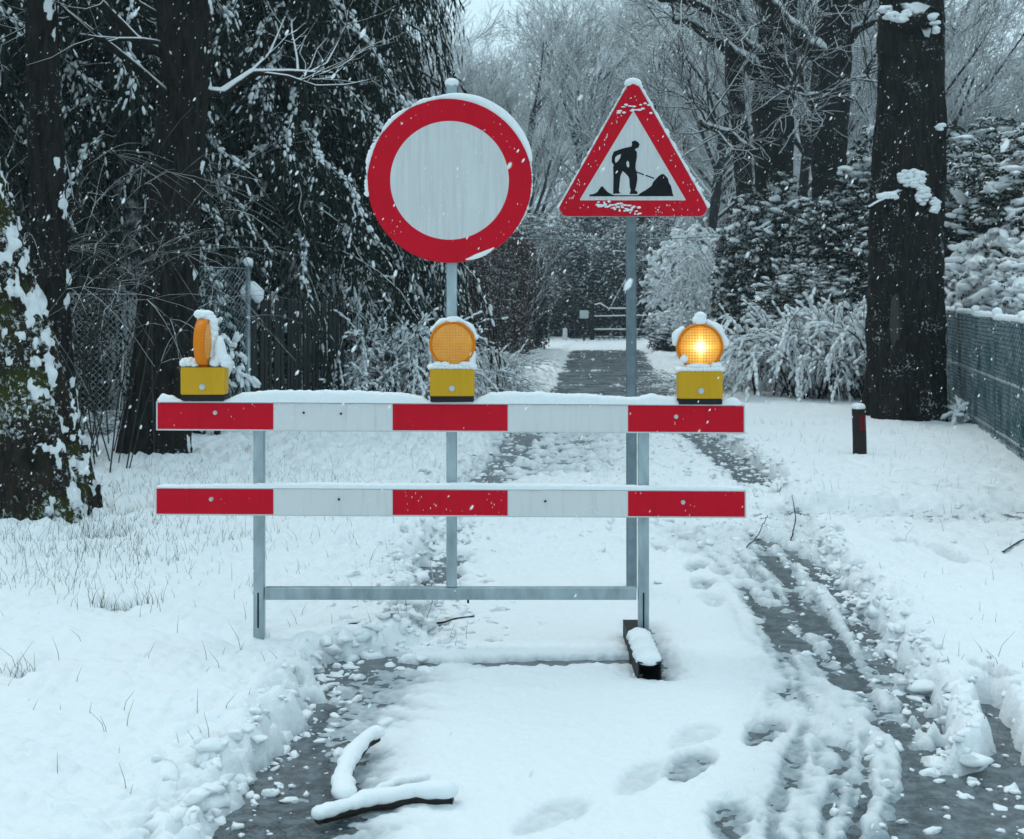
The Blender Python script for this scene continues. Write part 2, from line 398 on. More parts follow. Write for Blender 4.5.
    cut([(745, 590), (790, 640), (835, 672), (868, 708), (893, 732)], .045, .022, .9, 1.3, .5)
    cut([(760, 545), (800, 610), (850, 660), (880, 690)], .045, .020, .9, 1.2, .5)
    cut([(892, 725), (915, 775), (903, 845)], .020, .030, .4, .8, .5)
    cut([(938, 720), (948, 780), (936, 845)], .016, .034, .3, .8, .5)
    cut([(865, 740), (868, 790), (850, 845)], .012, .02, .5, .9, .3)
    cut([(968, 800), (975, 845)], .10, .035, .5, .8, .6)
    cut([(1010, 790), (1000, 845)], .12, .10, .4, .5, .5)
    cut([(978, 690), (1003, 702)], .035, .14, .7, .5, .2)
    cut([(985, 705), (1004, 745), (1010, 785)], .045, .12, .6, .6, .5)
    # second lane of slush, streaked along the direction of travel
    u = x - np.interp(y, *interp_edge([(800, 845), (770, 700), (745, 610), (735, 545)]))
    st2 = sstep(.35, .0, np.abs(u - .15)) * sstep(7.6, 6.5, y)
    T = T - st2 * (.012 + .016 * perlin(x * 14 + y * 5, y * 2.2)); wet = np.maximum(wet, st2 * .30)
    # footprints
    for (px, py, ang, k) in [(765, 737, .5, 1), (690, 772, .5, .9), (730, 826, .3, 1), (830, 760, .2, .7), (855, 800, .3, .6), (695, 742, .6, .35), (646, 783, .6, .45), (553, 823, .7, .45),
                             (663, 552, .1, .7), (687, 539, .1, .7), (697, 571, .3, .9), (703, 589, .3, .9), (722, 574, .2, .6), (712, 604, .1, .5), (690, 556, .1, .6), (660, 520, .0, .6), (780, 700, .4, .6), (640, 470, .1, .6), (600, 480, .1, .5)]:
        gx, gy = G(px, py); a = math.pi / 2 - ang * .9
        dx = (x - gx) * math.cos(a) + (y - gy) * math.sin(a); dy = -(x - gx) * math.sin(a) + (y - gy) * math.cos(a)
        q = (dx / .15) ** 2 + (dy / (.052 + .012 * (dx > 0))) ** 2
        T = T - k * .0145 * sstep(1.25, .6, q + .3 * fine) + .006 * k * np.exp(-((q - 1.5) / .4) ** 2)
        wet = np.maximum(wet, .6 * k * sstep(1.3, .5, q))
    mainr = [(742, 535), (785, 552), (825, 577), (858, 612), (882, 648), (905, 680), (922, 718), (930, 770), (925, 845)]
    dm = pdist(x, y, mainr); zone = sstep(.62, .30, dm) * sstep(7.9, 7.2, y) * (1 - .9 * m)
    rid = perlin(dm * 9 + .15 * med, y * .8) + .7 * perlin(dm * 21, y * 1.5 + 9) + .35 * perlin(dm * 40, y * 4)
    T = T + zone * (.020 * rid + .004); wet = np.maximum(wet, zone * (.42 + .5 * sstep(.1, -.5, rid)))
    # half-frozen slush: granular, hovering about the tar
    sl = wet * (1 - .8 * m) * sstep(18, 12, y)
    T = T - sl * .008 + sl * (.016 * perlin(x * 13 + 40, y * 13) + .012 * perlin(x * 30, y * 30 + 8) + .006 * gr + .016 * (bil2 - .15))
    thin = sstep(.024, .002, T); wet = np.clip(wet * (.6 + 1.2 * thin), 0, 1)
    # hollow with grass showing on the left bank, soft dips
    for px, py, r, dp in [(122, 620, .06, .17), (25, 700, .03, .05), (60, 680, .09, .03), (350, 672, .05, .04), (105, 548, .12, .12), (640, 670, .09, .012), (256, 655, .22, .045)]:
        gx, gy = G(px, py); T = T - dp * np.exp(-(((x - gx) / r) ** 2 + ((y - gy) / (r * 1.2)) ** 2) * (1 + .6 * med))
    return T, wet * (1 - .7 * m)

# ------------------------------------------------------------------ setting: snow, road, ground
def build_snow():
    ys = list(np.arange(-14, 2.2, .4)); y = 2.2
    while y < 170: ys.append(y); y += min(.00072 * y * y, .0033 * y) + .0015
    ys = np.array(ys); NX = 760; u = np.linspace(-1, 1, NX)
    X = (2.8 + .62 * np.maximum(ys, 0))[:, None] * (.5 * u + .5 * u**3)[None]; X = X + 0.12 * np.maximum(0, 1) * 0
    X[ys < 2.2] *= 2; Y = np.broadcast_to(ys[:, None], X.shape)
    T, wet = snow_depth(X, Y)
    v = np.stack([X, Y, T], -1).reshape(-1, 3)
    i = np.arange(len(ys) - 1)[:, None] * NX + np.arange(NX - 1)[None]
    f = np.stack([i, i + 1, i + NX + 1, i + NX], -1).reshape(-1, 4)
    mb = MB(); mb.add(v, f, 0, wet.ravel())
    tag(mb.build('snow_cover', M['ground_snow'], smooth=True, att='wet'), kind='structure')
    # road: a strip that follows the lane and a branch for the side track
    mb = MB(); yy = np.concatenate([np.arange(-6, 10, .25), np.arange(10, 60, 1.)])
    l = np.interp(yy, *EL) - .35; r = np.interp(yy, *ER) + .6 + 6.0 * sstep(7.0, 7.6, yy) * sstep(9.2, 8.6, yy)
    v = []; 
    for a, b, c in zip(l, r, yy): v += [(a, c, 0), (b, c, 0)]
    mb.add(v, [(2*k, 2*k+1, 2*k+3, 2*k+2) for k in range(len(yy) - 1)])
    tag(mb.build('road', M['road']), kind='structure')
    mb = MB(); mb.add([(-400, -60, -.02), (400, -60, -.02), (400, 500, -.02), (-400, 500, -.02)], [(0, 1, 2, 3)])
    tag(mb.build('ground', M['soil']), kind='structure')
build_snow()
def gz(x, y): return snow_depth(np.atleast_1d(x), np.atleast_1d(y))[0]

def clods():
    R = np.random.default_rng(15); X, Y, S = [], [], []
    def along(pts, n, wd, r0, r1, off=0):
        g = np.array([G(*p) for p in pts]); q = R.uniform(0, len(g) - 1.001, n); i = q.astype(int); c = g[i] + (g[i+1] - g[i]) * (q - i)[:, None]
        X.append(c[:, 0] + off + R.normal(size=n) * wd); Y.append(c[:, 1] + R.normal(size=n) * wd * 1.4); S.append(r0 + (r1 - r0) * R.uniform(0, 1, n) ** 2.5)
    def edge(E, y0, y1, n, wd, off, r0, r1):
        y = y0 + (y1 - y0) * R.uniform(0, 1, n); X.append(np.interp(y, *E) + off + R.normal(size=n) * wd); Y.append(y); S.append(r0 + (r1 - r0) * R.uniform(0, 1, n) ** 2.2)
    edge(EL, 3.1, 5, 150, .07, .03, .004, .024); edge(EL, 5, 9, 450, .12, .02, .005, .034); edge(EL, 9, 18, 500, .16, .03, .008, .04)
    edge(ER, 3.1, 7.2, 260, .06, -.02, .004, .024); edge(ER, 8.8, 15, 500, .10, -.02, .006, .035)
    edge(EL, 3.1, 9, 260, .06, -.02, .014, .042); edge(ER, 3.3, 7.2, 150, .05, .02, .014, .04); edge(ER, 9, 14, 90, .06, .03, .02, .05)
    along([(240, 840), (300, 740), (340, 670)], 80, .07, .003, .022, .03)
    along([(742, 535), (785, 552), (825, 577), (858, 612), (882, 648), (905, 680), (926, 718), (935, 770), (960, 845)], 90, .10, .004, .024, -.05)
    along([(745, 560), (800, 620), (860, 690), (895, 750), (905, 845)], 60, .10, .003, .02)
    along([(560, 480), (640, 440), (620, 500)], 300, .35, .006, .03); along([(700, 560), (690, 470), (650, 430)], 500, .3, .006, .036)
    along([(740, 520), (870, 522), (1020, 525)], 350, .22, .005, .024); along([(985, 690), (1004, 745), (1000, 840)], 30, .08, .004, .02)
    along([(380, 650), (430, 620), (425, 580)], 240, .16, .008, .045)
    X, Y, S = map(np.concatenate, (X, Y, S)); z = gz(X, Y); S = np.where(z < 0, S * .8, S); z = np.maximum(z, 0) - np.where(S > .018, S * .35, 0); n = len(X); mb = MB()
    a = R.uniform(0, 6.28, n)
    scatter_puffs(mb, np.stack([X, Y, z + S * .10], 1), frames(np.stack([np.cos(a), np.sin(a), R.normal(size=n) * .3], 1)), S[:, None] * np.stack([R.uniform(.8, 1.6, n), R.uniform(.7, 1.2, n), R.uniform(.4, .8, n)], 1), R)
    tag(mb.build('snow_clods', M['snow_fine'], smooth=True), 'loose clods of snow along the ruts and verges', 'snow clods', kind='stuff')
clods()

# ------------------------------------------------------------------ road barrier (5 m away)
D0 = 5.0; K = FPX / D0
def bx_(px): return (px - 512) / K
def bz_(py): return CAMH + (HZ - py) / K
bar = thing('road_barrier', 'red and white striped road barrier of two boards on a galvanised steel frame', 'barrier', (bx_(451), D0, 0), 0)
OX = bx_(451)
def board(zl, zr, h, y0=-.028, t=.024, lx=None, rx=None):
    """board in barrier space; zl, zr = top height at the left and right end"""
    xs = [bx_(p) - OX for p in (lx, 275, 393, 508, 627, rx)]
    mb = MB(); L = xs[-1] - xs[0]
    z = lambda x: zl + (zr - zl) * (x - xs[0]) / L
    e = .0055
    # core with rounded pale aluminium edge
    x0, x1 = xs[0], xs[-1]
    v = [(x0, y0, z(x0) - h), (x1, y0, z(x1) - h), (x1, y0 + t, z(x1) - h), (x0, y0 + t, z(x0) - h), (x0, y0, z(x0)), (x1, y0, z(x1)), (x1, y0 + t, z(x1)), (x0, y0 + t, z(x0))]
    mb.add(v, [(0,3,2,1),(4,5,6,7),(0,1,5,4),(1,2,6,5),(2,3,7,6),(3,0,4,7)], 0)
    for k in range(5):
        a, b = xs[k] + (e if k == 0 else .0012), xs[k+1] - (e if k == 4 else .0012)
        ev = e if k % 2 == 0 else .0035
        yf = y0 - .0012
        vv = [(a, yf, z(a) - h + ev), (b, yf, z(b) - h + ev), (b, yf, z(b) - ev), (a, yf, z(a) - ev)]
        vv += [(p[0], y0 + .001, p[2]) for p in vv]
        mb.add(vv, [(0,1,2,3),(0,4,5,1),(1,5,6,2),(2,6,7,3),(3,7,4,0)], 1 if k % 2 == 0 else 2)
    return mb, z
def caploft(name, stations, parent, base, depth, yc, mat_=None):
    """snow ridge: stations = [(x, height)], loft of domed sections"""
    xs = np.arange(stations[0][0], stations[-1][0], .0045); hs = np.interp(xs, [s[0] for s in stations], [s[1] for s in stations])
    hs = hs * (1 + .16 * fbm(xs * 14, xs * 0 + base(0) * 9, o=3)) + .0025 * perlin(xs * 60, xs * 0 + 2)
    hs = np.maximum(hs, .0008); k = 15; th = np.linspace(0, math.pi, k); v = []
    ov = 1 + .18 * fbm(xs * 11, xs * 0 + 5, o=2)
    for i, x in enumerate(xs):
        end = min(1, (i + 1) / 5, (len(xs) - i) / 5) ** .5
        y = yc - np.cos(th) * depth * .5 * ov[i] * end * (1 + .0 * th); z = base(x) + np.sin(th) ** .55 * hs[i] * end - .002
        n = perlin(np.full(k, x * 45), y * 45, z * 45 + 3.1) * .0022
        v.append(np.stack([np.full(k, x), y + n, z + n * np.sin(th)], 1))
    v = np.concatenate(v); i = np.arange(len(xs) - 1)[:, None] * k + np.arange(k - 1)[None]
    f = np.stack([i, i + k, i + k + 1, i + 1], -1).reshape(-1, 4); mb = MB(); mb.add(v, f)
    mb.f.append((np.array([list(range(k))[::-1]]), 0)); mb.f.append((np.array([list(range(mb.n - k, mb.n))]), 0))
    return mb.build(name, mat_ or M['snow_fine'], parent, smooth=True)
b1, z1 = board(bz_(400.5), bz_(404), .108, lx=158, rx=744)
o1 = b1.build('upper_board', [M['edge'], M['red'], M['white_b']], bar, bevel=.0015)
b2, z2 = board(bz_(486), bz_(489), .104, lx=157, rx=745)
o2 = b2.build('lower_board', [M['edge'], M['red'], M['white_b']], bar, bevel=.0015)
def X_(px): return bx_(px) - OX
H_ = lambda L: [(X_(a), b / K) for a, b in L]
caploft('snow_cap', H_([(159, 5), (162, 8), (172, 6), (180, 2.5), (184, 1), (225, 1.5), (231, 4), (243, 9), (262, 10.5), (290, 13), (330, 12), (360, 12.5), (405, 10), (424, 6), (430, 2), (474, 3), (481, 6.5), (490, 10.5), (518, 12.5), (545, 11), (580, 10.5), (605, 9), (627, 7), (638, 8), (652, 10.5), (674, 7), (679, 1.5), (718, 2), (722, 6), (732, 7), (742, 4.5)]), o1, z1, .046, -.012)
caploft('snow_cap', H_([(158, 2.5), (250, 4), (275, 5), (330, 5.5), (420, 5), (470, 6), (530, 5.5), (640, 4.5), (720, 4.8), (744, 3)]), o2, z2, .036, -.014)
def bolt(mb, x, y, z, r=.0085):
    mb.tube([(x, y, z), (x, y - .006, z)], [r * 1.2, r * 1.1], 14); mb.tube([(x, y - .006, z), (x, y - .011, z)], r * .62, 6)
for par, zf, pts in ((o1, z1, [(217, 412), (305, 412), (342, 413), (675, 416)]), (o2, z2, [(213, 498), (340, 498), (545, 500), (682, 501)])):
    for px, py in pts:
        mb = MB(); bolt(mb, X_(px), -.0292, bz_(py), .007 if px in (217, 213, 675, 682) else .0035)
        mb.build('bolt', M['alu'] if px in (217, 213, 675, 682) else M['black'], par)
# frame: square legs, cross bar, feet
def leg(px, zb, yc=.018):
    x = X_(px); mb = MB(); mb.box((x - .0195, -.0025, zb), (x + .0195, .0375, bz_(406))); return mb.build('leg', M['galv'], bar, bevel=.003)
lg = leg(258.5, .0); rg = leg(643.8, .075)
for o, px in ((lg, 258.5), (rg, 643.8)):   # recessed slot of the folded channel at the foot
    x = X_(px); mb = MB(); mb.box((x - .004, -.0045, .09), (x + .002, -.0027, .22)); mb.build('slot', M['black'], o)
mb = MB(); mb.box((X_(264.5) , .000, bz_(600)), (X_(636.5), .035, bz_(588))); cb = mb.build('cross_bar', M['galv'], bar, bevel=.002)
mb = MB(); mb.tube([(X_(468), .015, bz_(600)), (X_(468), .015, bz_(604))], .004, 8); mb.build('bolt', M['black'], cb)
def foot(px, y0, y1, s):
    x = X_(px); t = .005; mb = MB(); h = .08; wd = .04
    mb.box((x - wd, y0, .002), (x - wd + t, y1, h)); mb.box((x + wd - t, y0, .002), (x + wd, y1, h))
    mb.box((x - wd + t, y0, h - t), (x + wd - t, y1, h - .0003)); mb.box((x - wd + t, y0, .0023), (x + wd - t, y1, .002 + t))
    mb.box((x - wd + t + .0002, y1 - .01, .002 + t), (x + wd - t - .0002, y1 - .005, h - t))
    return mb.build('foot', M['black'], bar, loc=(0, 0, 0 if s else -.07))
f2 = foot(637.5, -.44, .17, 1); foot(258.5, -.4, .36, 0)
mb = MB(); xx = X_(637)
N = 26
for i in range(N):
    y = -.415 + .34 * i / (N - 1); blob(mb, (xx + .003 * math.sin(i), y, .083), (.043, .03, .021 + .006 * math.sin(i * .6)), .2, 2, lv=ICO3)
mb.build('snow_cap', M['snow_fine'], f2, smooth=True)
mb = MB()
for i in range(34): y = -.44 + .84 * i / 33; blob(mb, (X_(259) + .012 * math.sin(i * .8), y, .07), (.07 + .01 * math.sin(i), .05, .035 + .012 * math.sin(i * .55)), .3, 2, lv=ICO3)
mb.build('snow_drift', M['snow_fine'], [c for c in bar.children if c.name.startswith('foot')][-1], smooth=True)
# ------------------------------------------------------------------ round sign on its pole, standing in the barrier frame
rs = thing('round_road_sign', 'round white road sign with a broad red border on a pole above the barrier', 'road sign', (bx_(451.5), D0 + .02, bz_(588)))
zb = bz_(588)
mb = MB(); mb.box((-.0195, -.015, 0), (.0195, .015, bz_(84) - zb)); pole = mb.build('pole', M['galv'], rs, bevel=.004)
mb = MB(); blob(mb, (0, 0, bz_(82) - zb), (.026, .02, .018), .15); mb.build('snow_cap', M['snow_fine'], pole, smooth=True)
cz = bz_(181) - zb; cx = -.006; R1, R2 = .304, .2185
mb = MB(); n = 96; th = np.arange(n) / n * 2 * math.pi; yf = -.048
def ring(r, y): return np.stack([r * np.cos(th), np.full(n, y), r * np.sin(th)], 1)
def bridge(a, b, n): j = np.arange(n); return np.stack([a + j, a + (j+1) % n, b + (j+1) % n, b + j], 1)
V = np.concatenate([ring(R2, yf), ring(R1 - .004, yf), ring(R1, yf + .003), ring(R1, yf + .014), ring(R1 - .012, yf + .014)]) + np.array([cx, 0, cz])
mb.add(V, [list(range(n))], 1); mb.f.append((bridge(0, n, n)[:, ::-1], 0)); mb.f.append((bridge(n, 2*n, n)[:, ::-1], 0)); mb.f.append((bridge(2*n, 3*n, n)[:, ::-1], 2)); mb.f.append((bridge(3*n, 4*n, n)[:, ::-1], 2)); mb.f.append((np.array([list(range(4*n, 5*n))[::-1]]), 2))
plate = mb.build('sign_plate', [M['red'], M['white'], M['galv']], rs)
for zc in (cz + .14, cz - .14):
    mb = MB(); mb.box((-.03, yf + .0145, zc - .015), (.03, .022, zc + .015)); mb.build('bracket', M['galv'], rs, bevel=.002)
mb = MB()
rg_ = np.random.default_rng(12)
for a in np.arange(-8, 77, .9):    # thick ridge on the upper right rim (angle from the top, clockwise)
    k = math.sin(math.pi * (a + 8) / 85) ** .6; t = math.radians(a); r = .005 + .0125 * k
    blob(mb, (cx + (R1 + r * .55) * math.sin(t), yf + .004, cz + (R1 + r * .55) * math.cos(t)), (r, .013, r), .3, lv=ICO2)
for a in np.arange(-100, -8, 1.1):
    t = math.radians(a); r = (.003 + .006 * abs(math.sin(a * .11))) * rg_.uniform(.7, 1.2)
    blob(mb, (cx + (R1 + r * .5) * math.sin(t), yf + .005, cz + (R1 + r * .5) * math.cos(t)), (r, .010, r), .3, lv=ICO2)
for a in np.arange(77, 130, 1.3):
    t = math.radians(a); r = .003 * rg_.uniform(.6, 1.5)
    blob(mb, (cx + (R1 + r * .3) * math.sin(t), yf + .005, cz + (R1 + r * .3) * math.cos(t)), (r, .008, r), .3, lv=ICO2)
for a in np.arange(147, 168, .9):
    k = math.sin(math.pi * (a - 147) / 21); t = math.radians(a); r = .003 + .006 * k
    blob(mb, (cx + (R1 - .008) * math.sin(t), yf - .002, cz + (R1 - .006) * math.cos(t)), (r * 1.3, .006, r), .3, lv=ICO2)
mb.build('snow_rim', M['snow_fine'], plate, smooth=True)

# ------------------------------------------------------------------ triangular sign, 6 m away
D1 = 6.0; K1 = FPX / D1
ts = thing('triangular_warning_sign', 'red bordered triangular roadworks sign with a black digging figure on a round grey post', 'road sign', ((631 - 512) / K1, D1, 0))
def tz(py): return CAMH + (HZ - py) / K1
mb = MB(); mb.tube([(.003, 0, -.05), (0, 0, tz(214) + .25)], .0235, 24); tp = mb.build('post', simple('dark_galvanised', (.17, .22, .25), .45, .6, ns=18, var=.4, bst=.1), ts, smooth=True)
SC5 = 5.594
def c5(x, y): return ((560 + x / SC5 - 631) / K1, CAMH + (HZ - (80 + y / SC5)) / K1)
def rounded_tri(A, B, Cc, r, n=7):
    P3 = [np.array(A), np.array(B), np.array(Cc)]; out = []
    for i in range(3):
        p, q, s = P3[i-1], P3[i], P3[(i+1) % 3]
        u = (p - q) / np.linalg.norm(p - q); v = (s - q) / np.linalg.norm(s - q); ang = math.acos(np.dot(u, v)); tl = r / math.tan(ang / 2)
        c = q + (u + v) / np.linalg.norm(u + v) * r / math.sin(ang / 2); a0 = q + u * tl - c; b0 = q + v * tl - c
        for k in range(n):
            t = k / (n - 1); w_ = a0 * (1 - t) + b0 * t; w_ = w_ / np.linalg.norm(w_) * r; out.append(c + w_)
    return np.array(out)
outer = rounded_tri(c5(-38, 768), c5(403, -16), c5(846, 768), .034)
inner = rounded_tri(c5(105, 678), c5(405, 180), c5(697, 678), .003)
def xz(a, y): return np.stack([a[:, 0], np.full(len(a), y), a[:, 1]], 1)
mb = MB(); n = len(outer); yf = -.052
cen = outer.mean(0); oin = cen + (outer - cen) * .992
V = np.concatenate([xz(inner, yf), xz(oin, yf), xz(outer, yf + .002), xz(outer, yf + .016), xz(cen + (outer - cen) * .96, yf + .016)])
mb.add(V, [list(range(n))[::-1]], 1)
for a, m_ in ((0, 0), (n, 2), (2*n, 0), (3*n, 2)): mb.f.append((bridge(a, a + n, n), m_))
mb.f.append((np.array([list(range(4*n, 5*n))]), 2))
tplate = mb.build('sign_plate', [M['red'], M['white'], M['galv']], ts)
# orientation check of the ring is handled by two sided shading
figs = [
 # torso, head and back arm
 [(395,352),(415,346),(432,356),(440,370),(434,378),(436,384),(424,388),(412,396),(424,410),(424,440),(418,470),(416,500),(424,525),(427,560),(420,600),(414,622),(426,630),(428,643),(384,643),(390,622),(384,600),(382,560),(376,545),(360,528),(345,515),(332,545),(328,590),(324,625),(332,640),(292,642),(293,600),(294,545),(292,495),(296,482),(284,465),(285,435),(296,408),(340,392),(372,384),(393,380),(397,370)],
]
mound1 = [(162,646),(185,643),(205,632),(222,606),(232,598),(246,615),(262,632),(285,645),(300,650),(430,650),(448,635),(475,620),(505,598),(515,575),(540,548),(560,532),(575,534),(595,555),(602,580),(614,600),(622,640),(628,655),(160,656)]
hole1 = [(304,440),(318,428),(336,422),(330,445),(318,462),(306,470),(302,458)]
hole2 = [(365,468),(374,458),(380,468),(382,488),(376,497),(368,488)]
def poly_part(name, poly, y, m_, parent):
    bm = bmesh.new(); vs = [bm.verts.new((c5(*p)[0], y, c5(*p)[1])) for p in poly]
    es = [bm.edges.new((vs[i], vs[(i+1) % len(vs)])) for i in range(len(vs))]
    bmesh.ops.triangle_fill(bm, use_beauty=True, edges=es, use_dissolve=False)
    r = bmesh.ops.extrude_face_region(bm, geom=bm.faces[:]); vv = [e for e in r['geom'] if isinstance(e, bmesh.types.BMVert)]
    bmesh.ops.translate(bm, verts=vv, vec=(0, .0006, 0)); bmesh.ops.recalc_face_normals(bm, faces=bm.faces[:])
    me = bpy.data.meshes.new(name); bm.to_mesh(me); bm.free(); me.materials.append(m_)
    o = bpy.data.objects.new(name, me); COL.objects.link(o); o.parent = parent; return o
poly_part('digging_figure', figs[0], yf - .0012, M['black_p'], tplate)
poly_part('mound', mound1, yf - .0010, M['black_p'], tplate)
poly_part('arm_gap', hole1, yf - .0018, M['white'], tplate); poly_part('arm_gap', hole2, yf - .0018, M['white'], tplate)
poly_part('shovel', [(420, 517), (520, 553), (518, 559), (418, 523)], yf - .0012, M['black_p'], tplate)
mb = MB(); rg_ = np.random.default_rng(4)
A_, B_, C_ = [np.array(c5(*p)) for p in ((-18, 745), (403, 32), (826, 745))]
def edge_snow(p, q, n, r0, r1, off):
    d = (q - p); nrm = np.array([-d[1], d[0]]) / np.linalg.norm(d)
    for i in range(n):
        t = i / n; c = p + d * t + nrm * off; r = r0 + (r1 - r0) * (max(0, fbm(np.array([t * 17.]), np.array([r0 * 999]))[0] * 1.4 + .45)) * rg_.uniform(.7, 1.2)
        blob(mb, (c[0] + nrm[0] * r * .4, yf + .006, c[1] + nrm[1] * r * .4), (r, .011, r), .3, lv=ICO2)
tri = [np.array(c5(*p)) for p in ((-10, 722), (372, 40), (434, 40), (818, 722))]
edge_snow(tri[0], tri[1], 130, .002, .007, .002); edge_snow(tri[2], tri[3], 130, .004, .011, .003)
for i in range(12): blob(mb, (c5(375 + i * 5, 25 - 12 * math.sin(i / 11 * 3.1))[0], yf + .008, c5(0, 26 - 10 * math.sin(i / 11 * 3.14))[1]), (.017, .016, .016), .25, lv=ICO2)
for i in range(46):    # clots stuck on the face
    t = i / 45; x = 200 + 240 * t; y = 690 + 50 * t + rg_.uniform(-22, 22); c = c5(x, y)
    blob(mb, (c[0], yf - .002, c[1]), (rg_.uniform(.004, .011), .005, rg_.uniform(.003, .006)), .3, lv=ICO2)
for (x, y) in [(320,190),(345,160),(365,150),(380,160),(400,170),(420,175),(440,178),(455,165),(330,185),(350,195),(470,145),(485,150),(410,160),(392,182),(500,190),(440,150)]:
    c = c5(x + rg_.uniform(-6, 6), y + rg_.uniform(-5, 5)); blob(mb, (c[0], yf - .002, c[1]), (rg_.uniform(.007, .013), .004, rg_.uniform(.003, .005)), .3, lv=ICO2)
for _ in range(60):
    t = rg_.uniform(); s_ = rg_.integers(3); a, b_ = [(A_, B_), (B_, C_), (A_, C_)][s_]; c = a + (b_ - a) * t; c = c + (cen - c) * rg_.uniform(.04, .17)
    blob(mb, (c[0], yf - .001, c[1]), (.0022, .002, rg_.uniform(.002, .006)), .2, lv=ICO1)
mb.build('snow_rim', M['snow_fine'], tplate, smooth=True)

# ------------------------------------------------------------------ warning lamps on the upper board
def m_amber(name, lit):
    m, t, b = mat(name); tc = nn(t, 'ShaderNodeTexCoord'); sp = nn(t, 'ShaderNodeSeparateXYZ'); t.links.new(tc.outputs['Object'], sp.inputs[0])
    r = math_(t, 'SQRT', math_(t, 'ADD', math_(t, 'POWER', sp.outputs[0], 2), math_(t, 'POWER', sp.outputs[2], 2)))
    gx = math_(t, 'ABSOLUTE', math_(t, 'SINE', math_(t, 'MULTIPLY', sp.outputs[0], 300))); gz_ = math_(t, 'ABSOLUTE', math_(t, 'SINE', math_(t, 'MULTIPLY', sp.outputs[2], 300)))
    grid = math_(t, 'MULTIPLY', gx, gz_)
    n = noise(t, 22, 4)
    col = mixc(t, n.outputs[0], (.75, .20, .004), (.95, .42, .02)); t.links.new(col, b.inputs['Base Color'])
    b.inputs['Roughness'].default_value = .22; b.inputs['Coat Weight'].default_value = .4
    b.inputs['Subsurface Weight'].default_value = .0
    bump(t, b, grid, .6, .004)
    if lit:
        rn = math_(t, 'DIVIDE', r, .075)
        e = ramp(t, rn, [(0, (1, .96, .72)), (.16, (1, .86, .42)), (.55, (1, .60, .10)), (.86, (.95, .36, .02)), (1, (.8, .22, .01))])
        s = ramp(t, rn, [(0, g3(1)), (.13, g3(.62)), (.4, g3(.30)), (.75, g3(.17)), (1, g3(.09))])
        # crossed bright bars of the fresnel lens
        cr = math_(t, 'MAXIMUM', ramp(t, math_(t, 'ABSOLUTE', sp.outputs[0]), [(0, g3(1)), (.005, g3(.9)), (.014, g3(0))]).outputs[0], ramp(t, math_(t, 'ABSOLUTE', sp.outputs[2]), [(0, g3(.8)), (.005, g3(.6)), (.014, g3(0))]).outputs[0])
        k = math_(t, 'MULTIPLY', s.outputs[0], math_(t, 'ADD', math_(t, 'ADD', .2, math_(t, 'MULTIPLY', grid, 1.3)), math_(t, 'MULTIPLY', cr, .55)))
        t.links.new(e.outputs[0], b.inputs['Emission Color']); t.links.new(math_(t, 'MULTIPLY', k, 2.0), b.inputs['Emission Strength'])
    return m
M['amber'] = m_amber('amber_lens', False); M['amber_lit'] = m_amber('amber_lens_lit', True)
def lathe_y(prof, n=48):
    """prof list of (radius, y) around the y axis"""
    th = np.arange(n) / n * 2 * math.pi; V = np.concatenate([np.stack([r * np.cos(th), np.full(n, y), r * np.sin(th)], 1) for r, y in prof])
    F = np.concatenate([bridge(i * n, (i + 1) * n, n) for i in range(len(prof) - 1)]); return V, F
def lamp(px, topy, label, turn, lit, snow_):
    x = bx_(px); zt = bz_(topy); t = thing('warning_lamp', label, 'warning light', (x, D0 - .012, zt), 0, 'warning lamps on the upper board')
    w_ = .0815; h = .122
    mb = MB(); mb.box((-w_ + .002, -.036, 0), (w_ - .002, .036, .020)); mb.build('rubber_base', M['black'], t, bevel=.003)
    mb = MB(); mb.box((-w_, -.038, .020), (w_, .038, h)); bxo = mb.build('battery_box', M['yellow'], t, bevel=.006)
    mb = MB(); bolt(mb, .0, -.0378, .05, .010); mb.build('lock_bolt', M['alu'], bxo)
    mb = MB(); mb.tube([(0, 0, h - .004), (0, 0, h + .02)], [.022, .018], 16); mb.build('neck', M['ringo'], t, smooth=True)
    R = .0855 if not turn else .088; zc = h + .008 + R - .005
    prof = [(.001, -.034)] + [(R * .93 * math.sin(a), -.012 - .022 * math.cos(a)) for a in np.linspace(.12, math.pi / 2, 9)]
    V, F = lathe_y(prof + [(r, -y) for r, y in prof[::-1]])
    mb = MB(); mb.add(V, F); lens = mb.build('lens', M['amber_lit'] if lit else M['amber'], t, smooth=True, loc=(0, 0, zc))
    V, F = lathe_y([(R * .90, -.015), (R * .93, -.021), (R, -.019), (R * 1.01, 0), (R, .019), (R * .93, .021), (R * .90, .015)])
    mb = MB(); mb.add(V, F); rim = mb.build('lens_rim', M['ringo'], lens, smooth=True)
    if turn: lens.rotation_euler = (0, 0, math.radians(88))
    mb = MB()
    for c, r in snow_: blob(mb, (c[0] / K, c[1], c[2] / K + h), (r[0] / K, r[1] if len(r) > 2 else r[0] / K, r[-1] / K), .22, 2.4, lv=ICO3)
    mb.build('snow_cap', M['snow_fine'], t, smooth=True)
    return t
